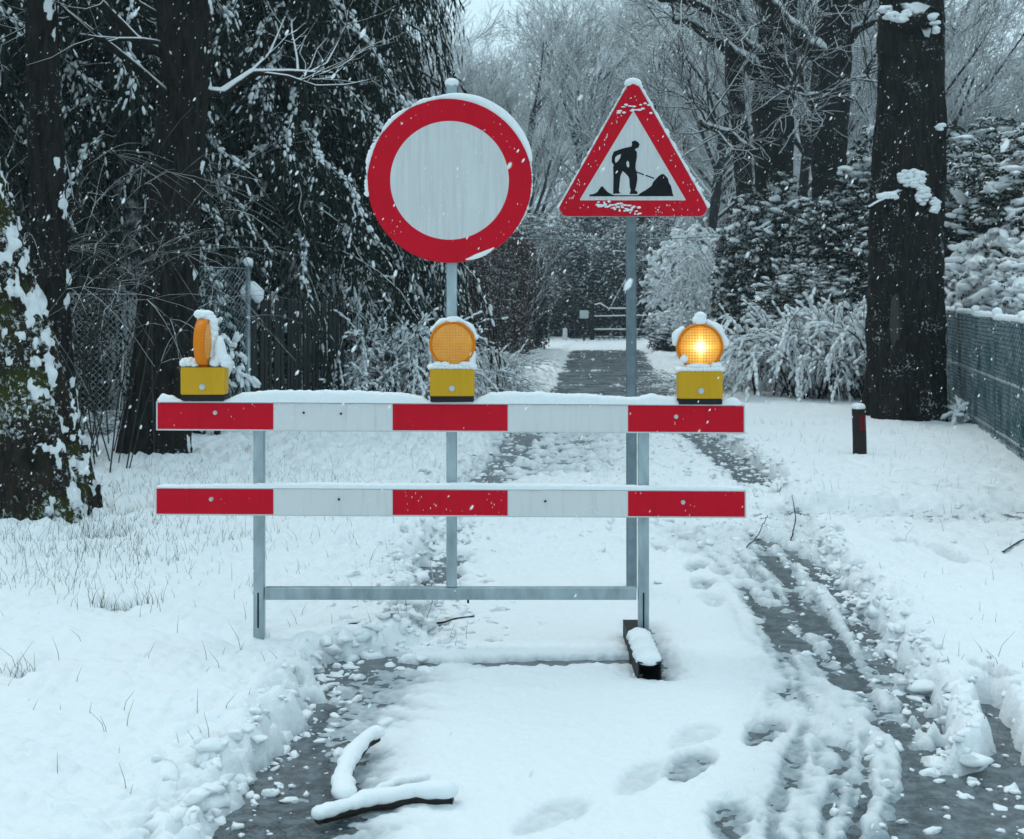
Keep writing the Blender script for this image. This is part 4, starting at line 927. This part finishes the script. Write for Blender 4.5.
# arching brambles and snowy tangles
def arcs(name, label, cat, cx_, cy, n, L, hgt, seed, rad=.008, matn='twig', spread=1., zsp=.9, snowy=True, sub=5, group=None, fall=1.0):
    R = np.random.default_rng(seed); t = thing(name, label, cat, (cx_, cy, 0), 0, group); A = []; B = []
    for i in range(n):
        a = R.uniform(0, 6.28); l = L * R.uniform(.5, 1.1); s = np.linspace(0, 1, 9); o = np.array([math.cos(a), math.sin(a) * .7, 0]); st = np.array([R.normal() * spread * .35, R.normal() * spread * .3, .02])
        z = hgt * R.uniform(.5, 1.1) * (4 * s * .55 - 4 * s * s * .45 * fall) * zsp
        pts = st + o * (l * s)[:, None] + np.array([0, 0, 1]) * np.maximum(z, .01)[:, None] + R.normal(size=(9, 3)) * .02; A.append((pts, rad * np.linspace(1.2, .4, 9)))
        for j in range(sub):
            k = R.integers(2, 8); d = (pts[k] - pts[k-1]) / np.linalg.norm(pts[k] - pts[k-1]) + rdir(1, R)[0] * .8; ss = np.linspace(0, 1, 5); q = pts[k] + d * (ss * l * .35)[:, None] - np.array([0, 0, .15 * l]) * (ss ** 2)[:, None]; q[:, 2] = np.maximum(q[:, 2], .02)
            B.append((q, rad * .55 * np.linspace(1, .5, 5)))
    st_ = twigmesh({(9, 3): A, (5, 4): B}).build('stems', M[matn], t, smooth=True)
    if snowy:
        C_, D_, S_ = [], [], []
        for lst, k_ in ((A, 1.0), (B, .75)):
            for pts, r_ in lst:
                if R.uniform() < .2: continue
                m = R.integers(6, 26); nn_ = len(pts) - 1; q0 = R.uniform(.1, .8); q = np.clip(q0 + R.normal(size=m) * .28, 0, .999) * nn_; ii = q.astype(int)
                c = pts[ii] + (pts[ii + 1] - pts[ii]) * (q - ii)[:, None]; C_.append(c + np.array([0, 0, rad * 1.1]) + R.normal(size=(m, 3)) * rad * .5); D_.append(pts[ii + 1] - pts[ii])
                z_ = rad * k_ * R.uniform(.8, 2.6, m); S_.append(np.stack([z_ * R.uniform(1.2, 2.6, m), z_, z_ * .8], 1))
        mb = MB(); scatter(mb, ICO1[0], ICO1[1], np.concatenate(C_), frames(np.concatenate(D_)), np.concatenate(S_)); mb.build('snow', M['snow'], st_, smooth=True)
    return t
GB = 'snowy bramble tangles'
arcs('bramble', 'snowy bramble tangle left of the middle warning lamp', 'shrub', -1.45, 15.0, 80, 1.0, .75, 91, .008, group=GB, sub=8)
arcs('bramble', 'snowy bramble tangle just right of the middle warning lamp', 'shrub', -.75, 17.6, 90, .9, .5, 92, .008, group=GB, sub=8)
arcs('bramble', 'snowy bramble tangle in front of the brown hedge', 'shrub', -.7, 22.5, 60, 1.0, .6, 97, .011, group=GB, sub=7)
arcs('drooping_shrub', 'drooping twiggy shrub thick with snow, left of the broad trunk', 'shrub', 4.1, 17.2, 150, 1.2, 1.7, 93, .014, sub=10, spread=1.0)
arcs('brush_pile', 'low pile of snowy cut branches below the lit lamp', 'brush pile', 3.25, 18.6, 100, .9, .3, 94, .007, group=GB, sub=7)
arcs('brush_pile', 'low snowy branches along the ground at the foot of the conifers', 'brush pile', -3.6, 12.4, 50, .8, .3, 95, .007, group=GB, sub=7)
arcs('bare_shrub', 'arching bare twigs in front of the straight trunk at the upper left', 'shrub', -3.35, 10.0, 40, 1.5, 3.4, 96, .005, 'twig_dark', snowy=False, sub=10, fall=.95)
arcs('bare_shrub', 'arching bare twigs between the leaning tree and the slim trunk', 'shrub', -3.9, 10.6, 32, 1.5, 3.2, 99, .005, 'twig_dark', snowy=False, sub=10, fall=.95)
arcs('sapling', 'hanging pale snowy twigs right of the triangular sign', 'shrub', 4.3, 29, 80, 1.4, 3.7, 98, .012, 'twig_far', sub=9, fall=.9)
arcs('snowy_shrub', 'small snow-covered shrub behind the leftmost lamp', 'shrub', -2.95, 12.3, 40, .35, 1.75, 101, .016, sub=8, spread=.3)
arcs('snowy_shrub', 'snow-hung low branches above the slatted fence', 'shrub', -2.1, 15.3, 26, .8, 2.7, 102, .010, sub=8, spread=.5)
arcs('bramble', 'tall snowy tangle between the slatted fence and the round sign pole', 'shrub', -1.35, 14.9, 60, .95, 1.5, 105, .009, group=GB, sub=9, spread=.9)
arcs('snowy_shrub', 'snow-capped clump at the base of the broad trunk', 'shrub', 4.75, 13.9, 40, .35, .25, 103, .014, sub=5, spread=.4)

# ------------------------------------------------------------------ hazy wood behind
def bare_proto(seed, H=15):
    R = np.random.default_rng(seed); t = thing('bare_tree', '', 'tree'); out = {}
    grow(out, (0, 0, -.1), (0, 0, 1), H * .62, .24, 0, 4, R, spread=.75, kids=(15, 8, 7, 5), up=.08, wob=.07, taper=.4, ratio=.55)
    tr = {k: v for k, v in out.items() if k[1] <= 1}; cr = {k: v for k, v in out.items() if k[1] > 1}
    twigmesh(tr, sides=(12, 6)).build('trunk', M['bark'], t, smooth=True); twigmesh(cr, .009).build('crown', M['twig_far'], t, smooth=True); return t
protos = [bare_proto(s) for s in (201, 202, 203)]
R = np.random.default_rng(9); k = 0
LB = 'bare snow-dusted tree in the hazy wood beyond the far gate'; LG = 'bare trees of the hazy wood'
for d in (54, 62, 72, 84, 96):
    n = int(d * .9 / 6.2)
    for i in range(n):
        x = 4 + (i + .5 - n / 2) * 6.2 + R.uniform(-1.6, 1.6)
        place(protos[k % 3], (x, d + R.uniform(-3, 3), 0), R.uniform(0, 6.28), R.uniform(.85, 1.25), LB, LG); k += 1
for (x, y, s, lab) in [(.2, 56, 1.0, 'bare twiggy tree seen between the two road signs'), (5.6, 41, .8, 'bare twiggy tree seen right of the triangular sign'), (8.5, 28, .62, 'bare twiggy tree against the sky right of the broad trunk'), (10.5, 36, .85, 'bare pale tree at the upper right edge'), (6.9, 33, .75, 'bare twiggy tree behind the gnarled tree'), (5.2, 57, 1.0, 'bare twiggy tree standing behind the triangular sign')]:
    place(protos[k % 3], (x, y, 0), k * 1.7, s, lab, LG); k += 1
far = MB(); R = np.random.default_rng(77)     # far thicket too dense to count
n = 4000; p = np.stack([R.uniform(-60, 70, n), R.uniform(96, 112, n), R.uniform(0, 1, n) ** .8 * 7], 1); d = rdir(n, R) * .8 + np.array([0, 0, 1.1]); L = R.uniform(1.2, 4, n)
pts = p[:, None, :] + d[:, None, :] * (np.linspace(0, 1, 3)[None, :, None] * L[:, None, None]); pts[:, 1] += R.normal(size=(n, 3)) * .15
v, f = tubes(pts, np.broadcast_to(np.array([.05, .035, .02]), (n, 3)), 3); far.add(v, f)
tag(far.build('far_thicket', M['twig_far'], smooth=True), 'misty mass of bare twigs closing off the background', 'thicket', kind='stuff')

# ------------------------------------------------------------------ fences
def chain(mb, a, b, z0, z1, step=.055, r=.0016, m=0, bend=None):
    a = np.array([*a, 0.]); b = np.array([*b, 0.]); L = np.linalg.norm(b - a); u = (b - a) / L; H = z1 - z0; A = []
    for s in np.arange(-H, L, step):
        for sg in (1, -1):
            s0, s1 = s, s + H; t0, t1 = max(s0, 0), min(s1, L)
            if t1 - t0 < .02: continue
            za, zb_ = (t0 - s0) / H, (t1 - s0) / H
            if sg < 0: za, zb_ = 1 - za, 1 - zb_
            A.append((np.array([a + u * t0 + [0, 0, z0 + H * za], a + u * (t0 + t1) / 2 + [0, 0, z0 + H * (za + zb_) / 2], a + u * t1 + [0, 0, z0 + H * zb_]]), np.full(3, r)))
    v, f = tubes(np.array([q for q, _ in A]), np.array([q for _, q in A]), 4); mb.add(v, f, m)
M['wire'] = m_bark('wire', (.10, .12, .13), (.2, .23, .24), .1, .5, nsc=4)
M['wire_w'] = m_bark('wire_frosted', (.03, .085, .10), (.07, .15, .17), .25, .8, nsc=4, namp=1.6)
M['green'] = simple('green_fence_paint', (.014, .075, .09), .5, ns=5, var=.35, sc3=(3, 3, 1))
M['wood'] = simple('grey_weathered_wood', (.028, .03, .028), .85, ns=8, var=.5, sc3=(8, 8, .6), bst=.6, bs_=12, bd=.006)
def fence_right():
    t = thing('green_fence', 'green mesh fence with posts and rails along the right verge, snow on its top', 'fence', (0, 0, 0))
    P_ = [(2.95, 6.0), (3.98, 10.5), (4.57, 13.3), (5.16, 16.1), (4.95, 20.5)]
    pts = []; 
    for a, b in zip(P_[:-1], P_[1:]):
        a, b = np.array(a), np.array(b); n = max(1, round(np.linalg.norm(b - a) / 1.45))
        pts += [a + (b - a) * i / n for i in range(n)]
    pts.append(np.array(P_[-1]))
    H = lambda p: 1.13 + .012 * max(0, p[1] - 10) 
    R = np.random.default_rng(3)
    for a, b in zip(pts[:-1], pts[1:]):
        a, b = np.array(a), np.array(b); u = (b - a) / np.linalg.norm(b - a); nrm = np.array([-u[1], u[0]])
        if nrm[0] > 0: nrm = -nrm     # towards the lane
        h = H(a)
        # narrow vertical battens behind the mesh
        mb = MB(); L = np.linalg.norm(b - a); s = .03
        while s < L - .02:
            w_ = R.uniform(.045, .07); e = min(s + w_, L - .01); p0 = a + u * s - nrm * .03; p1 = a + u * e - nrm * .03; q0, q1 = p0 - nrm * .012, p1 - nrm * .012; top = h - .03 + R.uniform(-.012, .012)
            v = [(*p0, .06), (*p1, .06), (*q1, .06), (*q0, .06), (*p0, top), (*p1, top), (*q1, top), (*q0, top)]
            mb.add(v, [(0,3,2,1),(4,5,6,7),(0,1,5,4),(1,2,6,5),(2,3,7,6),(3,0,4,7)]); s = e + R.uniform(.006, .022)
        mb.build('batten_panel', M['green'], t)
        mb = MB(); chain(mb, a + nrm * .028, b + nrm * .028, .05, h, .075, .0019); mb.build('wire_mesh', M['wire_w'], t, smooth=True)
        mb = MB(); mb.tube([(*a, -.05), (*a, h + .03)], .024, 12); po = mb.build('post', M['green'], t, smooth=True)
        mb = MB(); blob(mb, (a[0], a[1], h + .05), (.045, .045, .04), .15); mb.build('snow_cap', M['snow'], po, smooth=True)
        for z in (h, .60, .14):
            mb = MB(); mb.tube([(*(a + nrm * .01), z), (*(b + nrm * .01), z)], .014, 8); ra = mb.build('rail', M['green'], t, smooth=True)
            n = int(L / .03); s = np.linspace(0, 1, n); mb = MB()
            for i in range(n):
                if z < h and R.uniform() < .25: continue
                rr = .026 if z == h else .013
                c = a + nrm * .012 + (b - a) * s[i]; blob(mb, (c[0], c[1], z + .012 + rr * .3), (rr, rr, rr * R.uniform(.7, 1.6)), .3, lv=ICO1)
            mb.build('snow_cap', M['snow'], ra, smooth=True)
fence_right()
def chain_fence(label, a, b, h, posts, matn='wire', frost=.0018):
    t = thing('chain_link_fence', label, 'fence', (0, 0, 0)); mb = MB(); chain(mb, a, b, .02, h, .06, frost); mb.build('wire_mesh', M[matn], t, smooth=True)
    a, b = np.array(a), np.array(b)
    for k in np.linspace(0, 1, posts):
        p = a + (b - a) * k; mb = MB(); mb.tube([(*p, -.05), (*p, h + .05)], .025, 10); po = mb.build('post', M['galv'], t, smooth=True)
        mb = MB(); blob(mb, (p[0], p[1], h + .07), (.05, .05, .045), .2); mb.build('snow_cap', M['snow'], po, smooth=True)
    mb = MB(); mb.tube([(*a, h), (*b, h)], .006, 6); mb.build('top_wire', M[matn], t, smooth=True)
chain_fence('dark chain-link fence between the leaning mossy tree and the straight trunk', (-5.6, 11.6), (-3.0, 12.4), 1.36, 3, 'wire', .0022)
chain_fence('frosted chain-link panel behind the leftmost warning lamp', (-2.98, 12.6), (-2.62, 13.4), 1.62, 2, 'wire_w', .0028)
def slat_fence():
    t = thing('slatted_fence', 'dark wooden fence of thin vertical slats left of the middle lamp', 'fence', (0, 0, 0)); a, b = np.array((-2.56, 13.5)), np.array((-1.80, 14.4)); L = np.linalg.norm(b - a); u = (b - a) / L; nrm = np.array([-u[1], u[0]]); R = np.random.default_rng(6)
    mb = MB(); s = 0
    while s < L:
        w_ = R.uniform(.028, .045); h = 1.34 + R.uniform(-.04, .02); p0, p1 = a + u * s, a + u * (s + w_); q0, q1 = p0 + nrm * .018, p1 + nrm * .018; tl_ = R.normal() * .01
        v = [(*p0, 0), (*p1, 0), (*q1, 0), (*q0, 0), (p0[0] + tl_, p0[1], h), (p1[0] + tl_, p1[1], h), (q1[0] + tl_, q1[1], h), (q0[0] + tl_, q0[1], h)]
        mb.add(v, [(0,3,2,1),(4,5,6,7),(0,1,5,4),(1,2,6,5),(2,3,7,6),(3,0,4,7)]); s += w_ + R.uniform(.008, .03)
    mb.build('slats', M['wood'], t)
    for z in (.35, 1.1):
        mb = MB(); p = a + nrm * .04; q = b + nrm * .04; mb.tube([(*p, z), (*q, z)], .02, 6); mb.build('rail', M['wood'], t)
    p = a - u * .06; mb = MB(); mb.tube([(*p, -.05), (*p, 1.42)], .045, 10); po = mb.build('post', M['wood'], t)
    mb = MB(); [blob(mb, (p[0] + i * .02, p[1], 1.42 - abs(i) * .02), (.07, .06, .08), .25) for i in range(-2, 4)]; mb.build('snow_cap', M['snow'], po, smooth=True)
slat_fence()

# ------------------------------------------------------------------ small things
# roadside stub post
y = 10.9; x = (860 - 512) / FPX * y; t = thing('marker_post', 'short dark wooden marker post with a red reflector and snow cap', 'post', (x, y, 0))
mb = MB(); mb.tube([(0, 0, -.05), (-.004, 0, .20), (-.012, 0, .43)], [.056, .055, .054], 20); po = mb.build('shaft', simple('dark_post', (.025, .018, .016), .8, ns=10, sc3=(5, 5, 1), bst=.6, bs_=14, bd=.01), t, smooth=True)
v, f = [], []; th = np.linspace(math.radians(262), math.radians(322), 9)
for z in (.26, .385):
    for a in th: v.append((-.009 + .0565 * math.cos(a), .0565 * math.sin(a), z))
mb = MB(); mb.add(v, [(i, i + 1, i + 10, i + 9) for i in range(8)]); mb.build('reflector', simple('red_reflector', (.12, .006, .012), .3, bst=0), po)
mb = MB(); blob(mb, (-.012, 0, .445), (.055, .055, .034), .15); mb.build('snow_cap', M['snow_fine'], po, smooth=True)
# sticks
def stick(label, segs, name='fallen_branch', snow_r=1.3, lift=.9):
    o = G(*segs[0][0][0]); z0 = 0.0; t = thing(name, label, 'branch', (o[0], o[1], 0)); mb = MB(); ms = MB(); R = np.random.default_rng(len(segs))
    for px, r, zz in segs:
        g = [G(*p) for p in px]; n = 26; s = np.linspace(0, 1, n); q = np.linspace(0, 1, len(g))
        X = np.interp(s, q, [a[0] - o[0] for a in g]); Y = np.interp(s, q, [a[1] - o[1] for a in g]); Z = gz(X + o[0], Y + o[1]); Z = np.maximum(Z, .0) * .4 + np.interp(s, [0, 1], zz) + r[0] * .7
        for a in (X, Y, Z): a[1:-1] = (a[:-2] + a[1:-1] * 2 + a[2:]) / 4
        rr = np.interp(s, [0, 1], r); X = X + R.normal(size=n) * .0015
        mb.tube(np.stack([X, Y, Z], 1), rr, 12)
        if snow_r:
            s2 = np.linspace(.0, 1, 90)
            for k in range(90):
                c = [np.interp(s2[k], s, A) for A in (X, Y, Z)]; r1 = np.interp(s2[k], s, rr); w_ = snow_r * (1 + .12 * math.sin(k * .17) + .05 * math.sin(k * .6)) * min(1, .5 + (89 - k) / 8)
                blob(ms, (c[0], c[1], c[2] + r1 * lift), (r1 * w_, r1 * w_, r1 * w_ * .75), .17, 1.6, lv=ICO2)
    b = mb.build('wood', simple('wet_wood', (.02, .016, .013), .6, ns=20, bst=.5, bs_=40, bd=.005), t, smooth=True)
    if ms.n: ms.build('snow', M['snow_fine'], b, smooth=True)
stick('forked fallen branch under thick snow in the foreground', [([(318, 828), (340, 822), (366, 815), (410, 811), (453, 812)], (.014, .020), (.012, .016)), ([(344, 814), (342, 796), (352, 775), (368, 757), (378, 755)], (.020, .015), (.02, .035)), ([(376, 803), (400, 794), (425, 792)], (.010, .012), (.01, .01))], snow_r=1.45, lift=1.0)
stick('thin dark twig lying across the left edge of the road behind the barrier', [([(385, 640), (412, 634), (436, 628), (474, 622)], (.009, .003), (.02, .01)), ([(424, 632), (435, 615), (430, 598)], (.003, .002), (.01, .16)), ([(350, 648), (385, 640)], (.009, .009), (.05, .03))], 'fallen_twig', snow_r=.9)
stick('thin bent twigs sticking up at the side track', [([(790, 549), (796, 530), (792, 512)], (.004, .002), (.01, .10)), ([(746, 555), (760, 540), (768, 528)], (.003, .002), (.02, .06))], 'fallen_twig', snow_r=0)
stick('pale twig lying on the snow at the right edge', [([(1003, 572), (1024, 558), (1045, 550)], (.006, .004), (.06, .06))], 'fallen_twig', snow_r=.8)
# far gate, posts, letterbox, street lamp
DG = 44.0
def gp(px, py, d=DG): return np.array(P(px, py, d))
t = thing('far_gate', 'low dark double gate with an arched snowy top rail at the end of the lane', 'gate', tuple(gp(625, 340) * [1, 1, 0])); o = np.array([*gp(625, 340)[:2], 0])
mb = MB()
for poly in ([(592, 306), (600, 304), (608, 309), (634, 309), (641, 302), (655, 302)], [(592, 316), (655, 316)], [(594, 330), (655, 330)], [(594, 337), (694, 337)], [(655, 313), (694, 313)]):
    mb.tube(rel([gp(*q) for q in poly], o), .03, 6)
mb.build('rails', M['bark'], t)
mb = MB()
for px in range(594, 695, 5): mb.tube(rel([gp(px, 340), gp(px, 310)], o), .013, 5)
mb.build('bars', M['bark'], t)
mb = MB()
for poly in ([(592, 305), (600, 303), (608, 308), (634, 308), (641, 301), (655, 301)], [(594, 329), (640, 329)], [(594, 316), (650, 315)]): mb.tube(rel([gp(*q, DG - .03) for q in poly], o), .022, 6)
mb.build('snow', M['snow'], t, smooth=True)
for px in (592, 655, 695):
    mb = MB(); c = rel([gp(px, 341)], o)[0]; mb.box((c[0] - .07, c[1] - .07, -.05), (c[0] + .07, c[1] + .07, 1.22)); mb.build('gate_post', M['bark'], t)
t = thing('letterbox', 'small pale letterbox on a post left of the far gate', 'letterbox', tuple(gp(584, 340, 43) * [1, 1, 0]))
mb = MB(); mb.tube([(0, 0, 0), (0, 0, .75)], .03, 8); mb.build('post', M['bark'], t)
mb = MB(); mb.box((-.14, -.1, .75), (.14, .1, 1.0)); mb.build('box', M['alu'], t, bevel=.01)
t = thing('white_post', 'short white roadside post left of the far gate', 'post', tuple(np.array(P(565, 338, 42)) * [1, 1, 0])); mb = MB(); mb.tube([(0, 0, -.05), (0, 0, .42), (0, 0, .47)], [.075, .075, .04], 14); mb.build('shaft', M['edge'], t, smooth=True)
t = thing('street_lamp', 'slim dark street lamp with a snow-covered head at the end of the lane', 'street lamp', tuple(np.array(P(549, 338, 41)) * [1, 1, 0]))
mb = MB(); mb.tube([(0, 0, -.05), (0, 0, 1.85)], .035, 8); po = mb.build('pole', M['galv'], t)
mb = MB(); mb.tube([(0, 0, 1.85), (0, 0, 2.0)], [.08, .15], 12); mb.build('lamp_head', M['alu'], t)
mb = MB(); blob(mb, (0, 0, 2.03), (.2, .2, .06), .15); mb.build('snow_cap', M['snow'], t, smooth=True)
s = np.linspace(0, 1, 14); a, b = np.array(P(300, 222, 26)), np.array(P(780, 232, 30)); pts = a + (b - a) * s[:, None] - np.array([0, 0, .25]) * (4 * s * (1 - s))[:, None]
mb = MB(); mb.tube(pts, .012, 6); tag(mb.build('overhead_cable', M['wire_w'], smooth=True), 'thin snow-lined overhead cable crossing the lane behind the signs', 'cable')

# ------------------------------------------------------------------ grass through the snow
def grass():
    R = np.random.default_rng(55); n = 26000
    px = R.uniform(-60, 1090, n); py = 432 + 400 * R.uniform(0, 1, n) ** 1.9; d = FPX * CAMH / (py - HZ); x = (px - 512) / FPX * d; y = d
    el, er = np.interp(y, *EL), np.interp(y, *ER)
    dens = np.where(x < el - .05, .10 + .9 * sstep(4.8, 7.5, y) * (.35 + .65 * (fbm(x * 1.5, y * 1.5) > -.05)), np.where(x > er + .1, .10 + .22 * sstep(7, 10, y), 0))
    k = R.uniform(size=n) < dens * .5 * sstep(.0, .35, fbm(x * 4, y * 4, o=2) + .12); x, y = x[k], y[k]
    for (cx_, cy_, r, m) in [(*G(122, 622), .07, 110), (*G(105, 548), .12, 160), (*G(230, 560), .06, 12), (*G(25, 700), .03, 25), (*G(95, 570), .35, 380), (*G(60, 535), .6, 700), (*G(150, 500), .8, 700), (*G(60, 600), .3, 160), (*G(250, 436), .6, 260), (*G(430, 640), .1, 20), (*G(745, 500), .12, 25), (*G(975, 690), .1, 14)]:
        x = np.concatenate([x, cx_ + R.normal(size=m) * r]); y = np.concatenate([y, cy_ + R.normal(size=m) * r * .8])
    n = len(x); z = gz(x, y); L = R.uniform(.02, .07, n) * R.uniform(.6, 1.5, n); a = R.uniform(0, 6.28, n); o = np.stack([np.cos(a), np.sin(a), np.zeros(n)], 1); s = np.array([0, .5, 1.])
    ln = R.uniform(.1, .9, n)
    pts = np.stack([x, y, z - .015], 1)[:, None, :] + o[:, None, :] * (s[None, :, None] ** 2 * (L * ln)[:, None, None]) + np.array([0, 0, 1])[None, None] * (s[None, :, None] * (L + .015)[:, None, None])
    v, f = tubes(pts, np.broadcast_to(np.array([.0011, .0008, .0003]), (n, 3)), 3); mb = MB(); mb.add(v, f)
    tag(mb.build('grass', M['weed'], smooth=True), 'sparse brown-green grass blades poking through the snow', 'grass', kind='stuff')
grass()
# ------------------------------------------------------------------ falling snow
def flakes():
    R = np.random.default_rng(66); n = 30000; y = 1.6 + 30 * R.uniform(0, 1, n) ** .75; x = R.uniform(-1, 1, n) * (1.2 + .48 * y); z = R.uniform(0.1, 1, n) * (2.0 + .3 * y)
    r = R.uniform(.0010, .0030, n) * (1 + .9 * (R.uniform(size=n) < .10)) * (1 + .5 * sstep(8, 16, y)); d = np.stack([.45 + R.normal(size=n) * .12, R.normal(size=n) * .2, np.full(n, 1.)], 1)
    mb = MB(); v = ICO1[0] * (1 + .25 * np.random.default_rng(1).normal(size=(12, 1))); scatter(mb, v, ICO1[1], np.stack([x, y, z], 1), frames(d), np.stack([r * 2.3, r * .85, r * .85], 1))
    tag(mb.build('falling_snow', M['snow'], smooth=True), 'snowflakes drifting down across the whole scene', 'snowfall', kind='stuff')
flakes()
# ------------------------------------------------------------------ haze
m = bpy.data.materials.new('haze'); m.use_nodes = True; t = m.node_tree; t.nodes.clear(); o = t.nodes.new('ShaderNodeOutputMaterial'); pv = t.nodes.new('ShaderNodeVolumePrincipled')
pv.inputs['Density'].default_value = .0018; pv.inputs['Color'].default_value = (.74, .92, 1, 1); pv.inputs['Anisotropy'].default_value = .1; t.links.new(pv.outputs[0], o.inputs['Volume'])
mb = MB(); mb.box((-430, -80, -1.1), (430, 520, 34)); tag(mb.build('haze', m), 'thin cold haze fading the trees at the end of the lane', 'haze', kind='stuff')
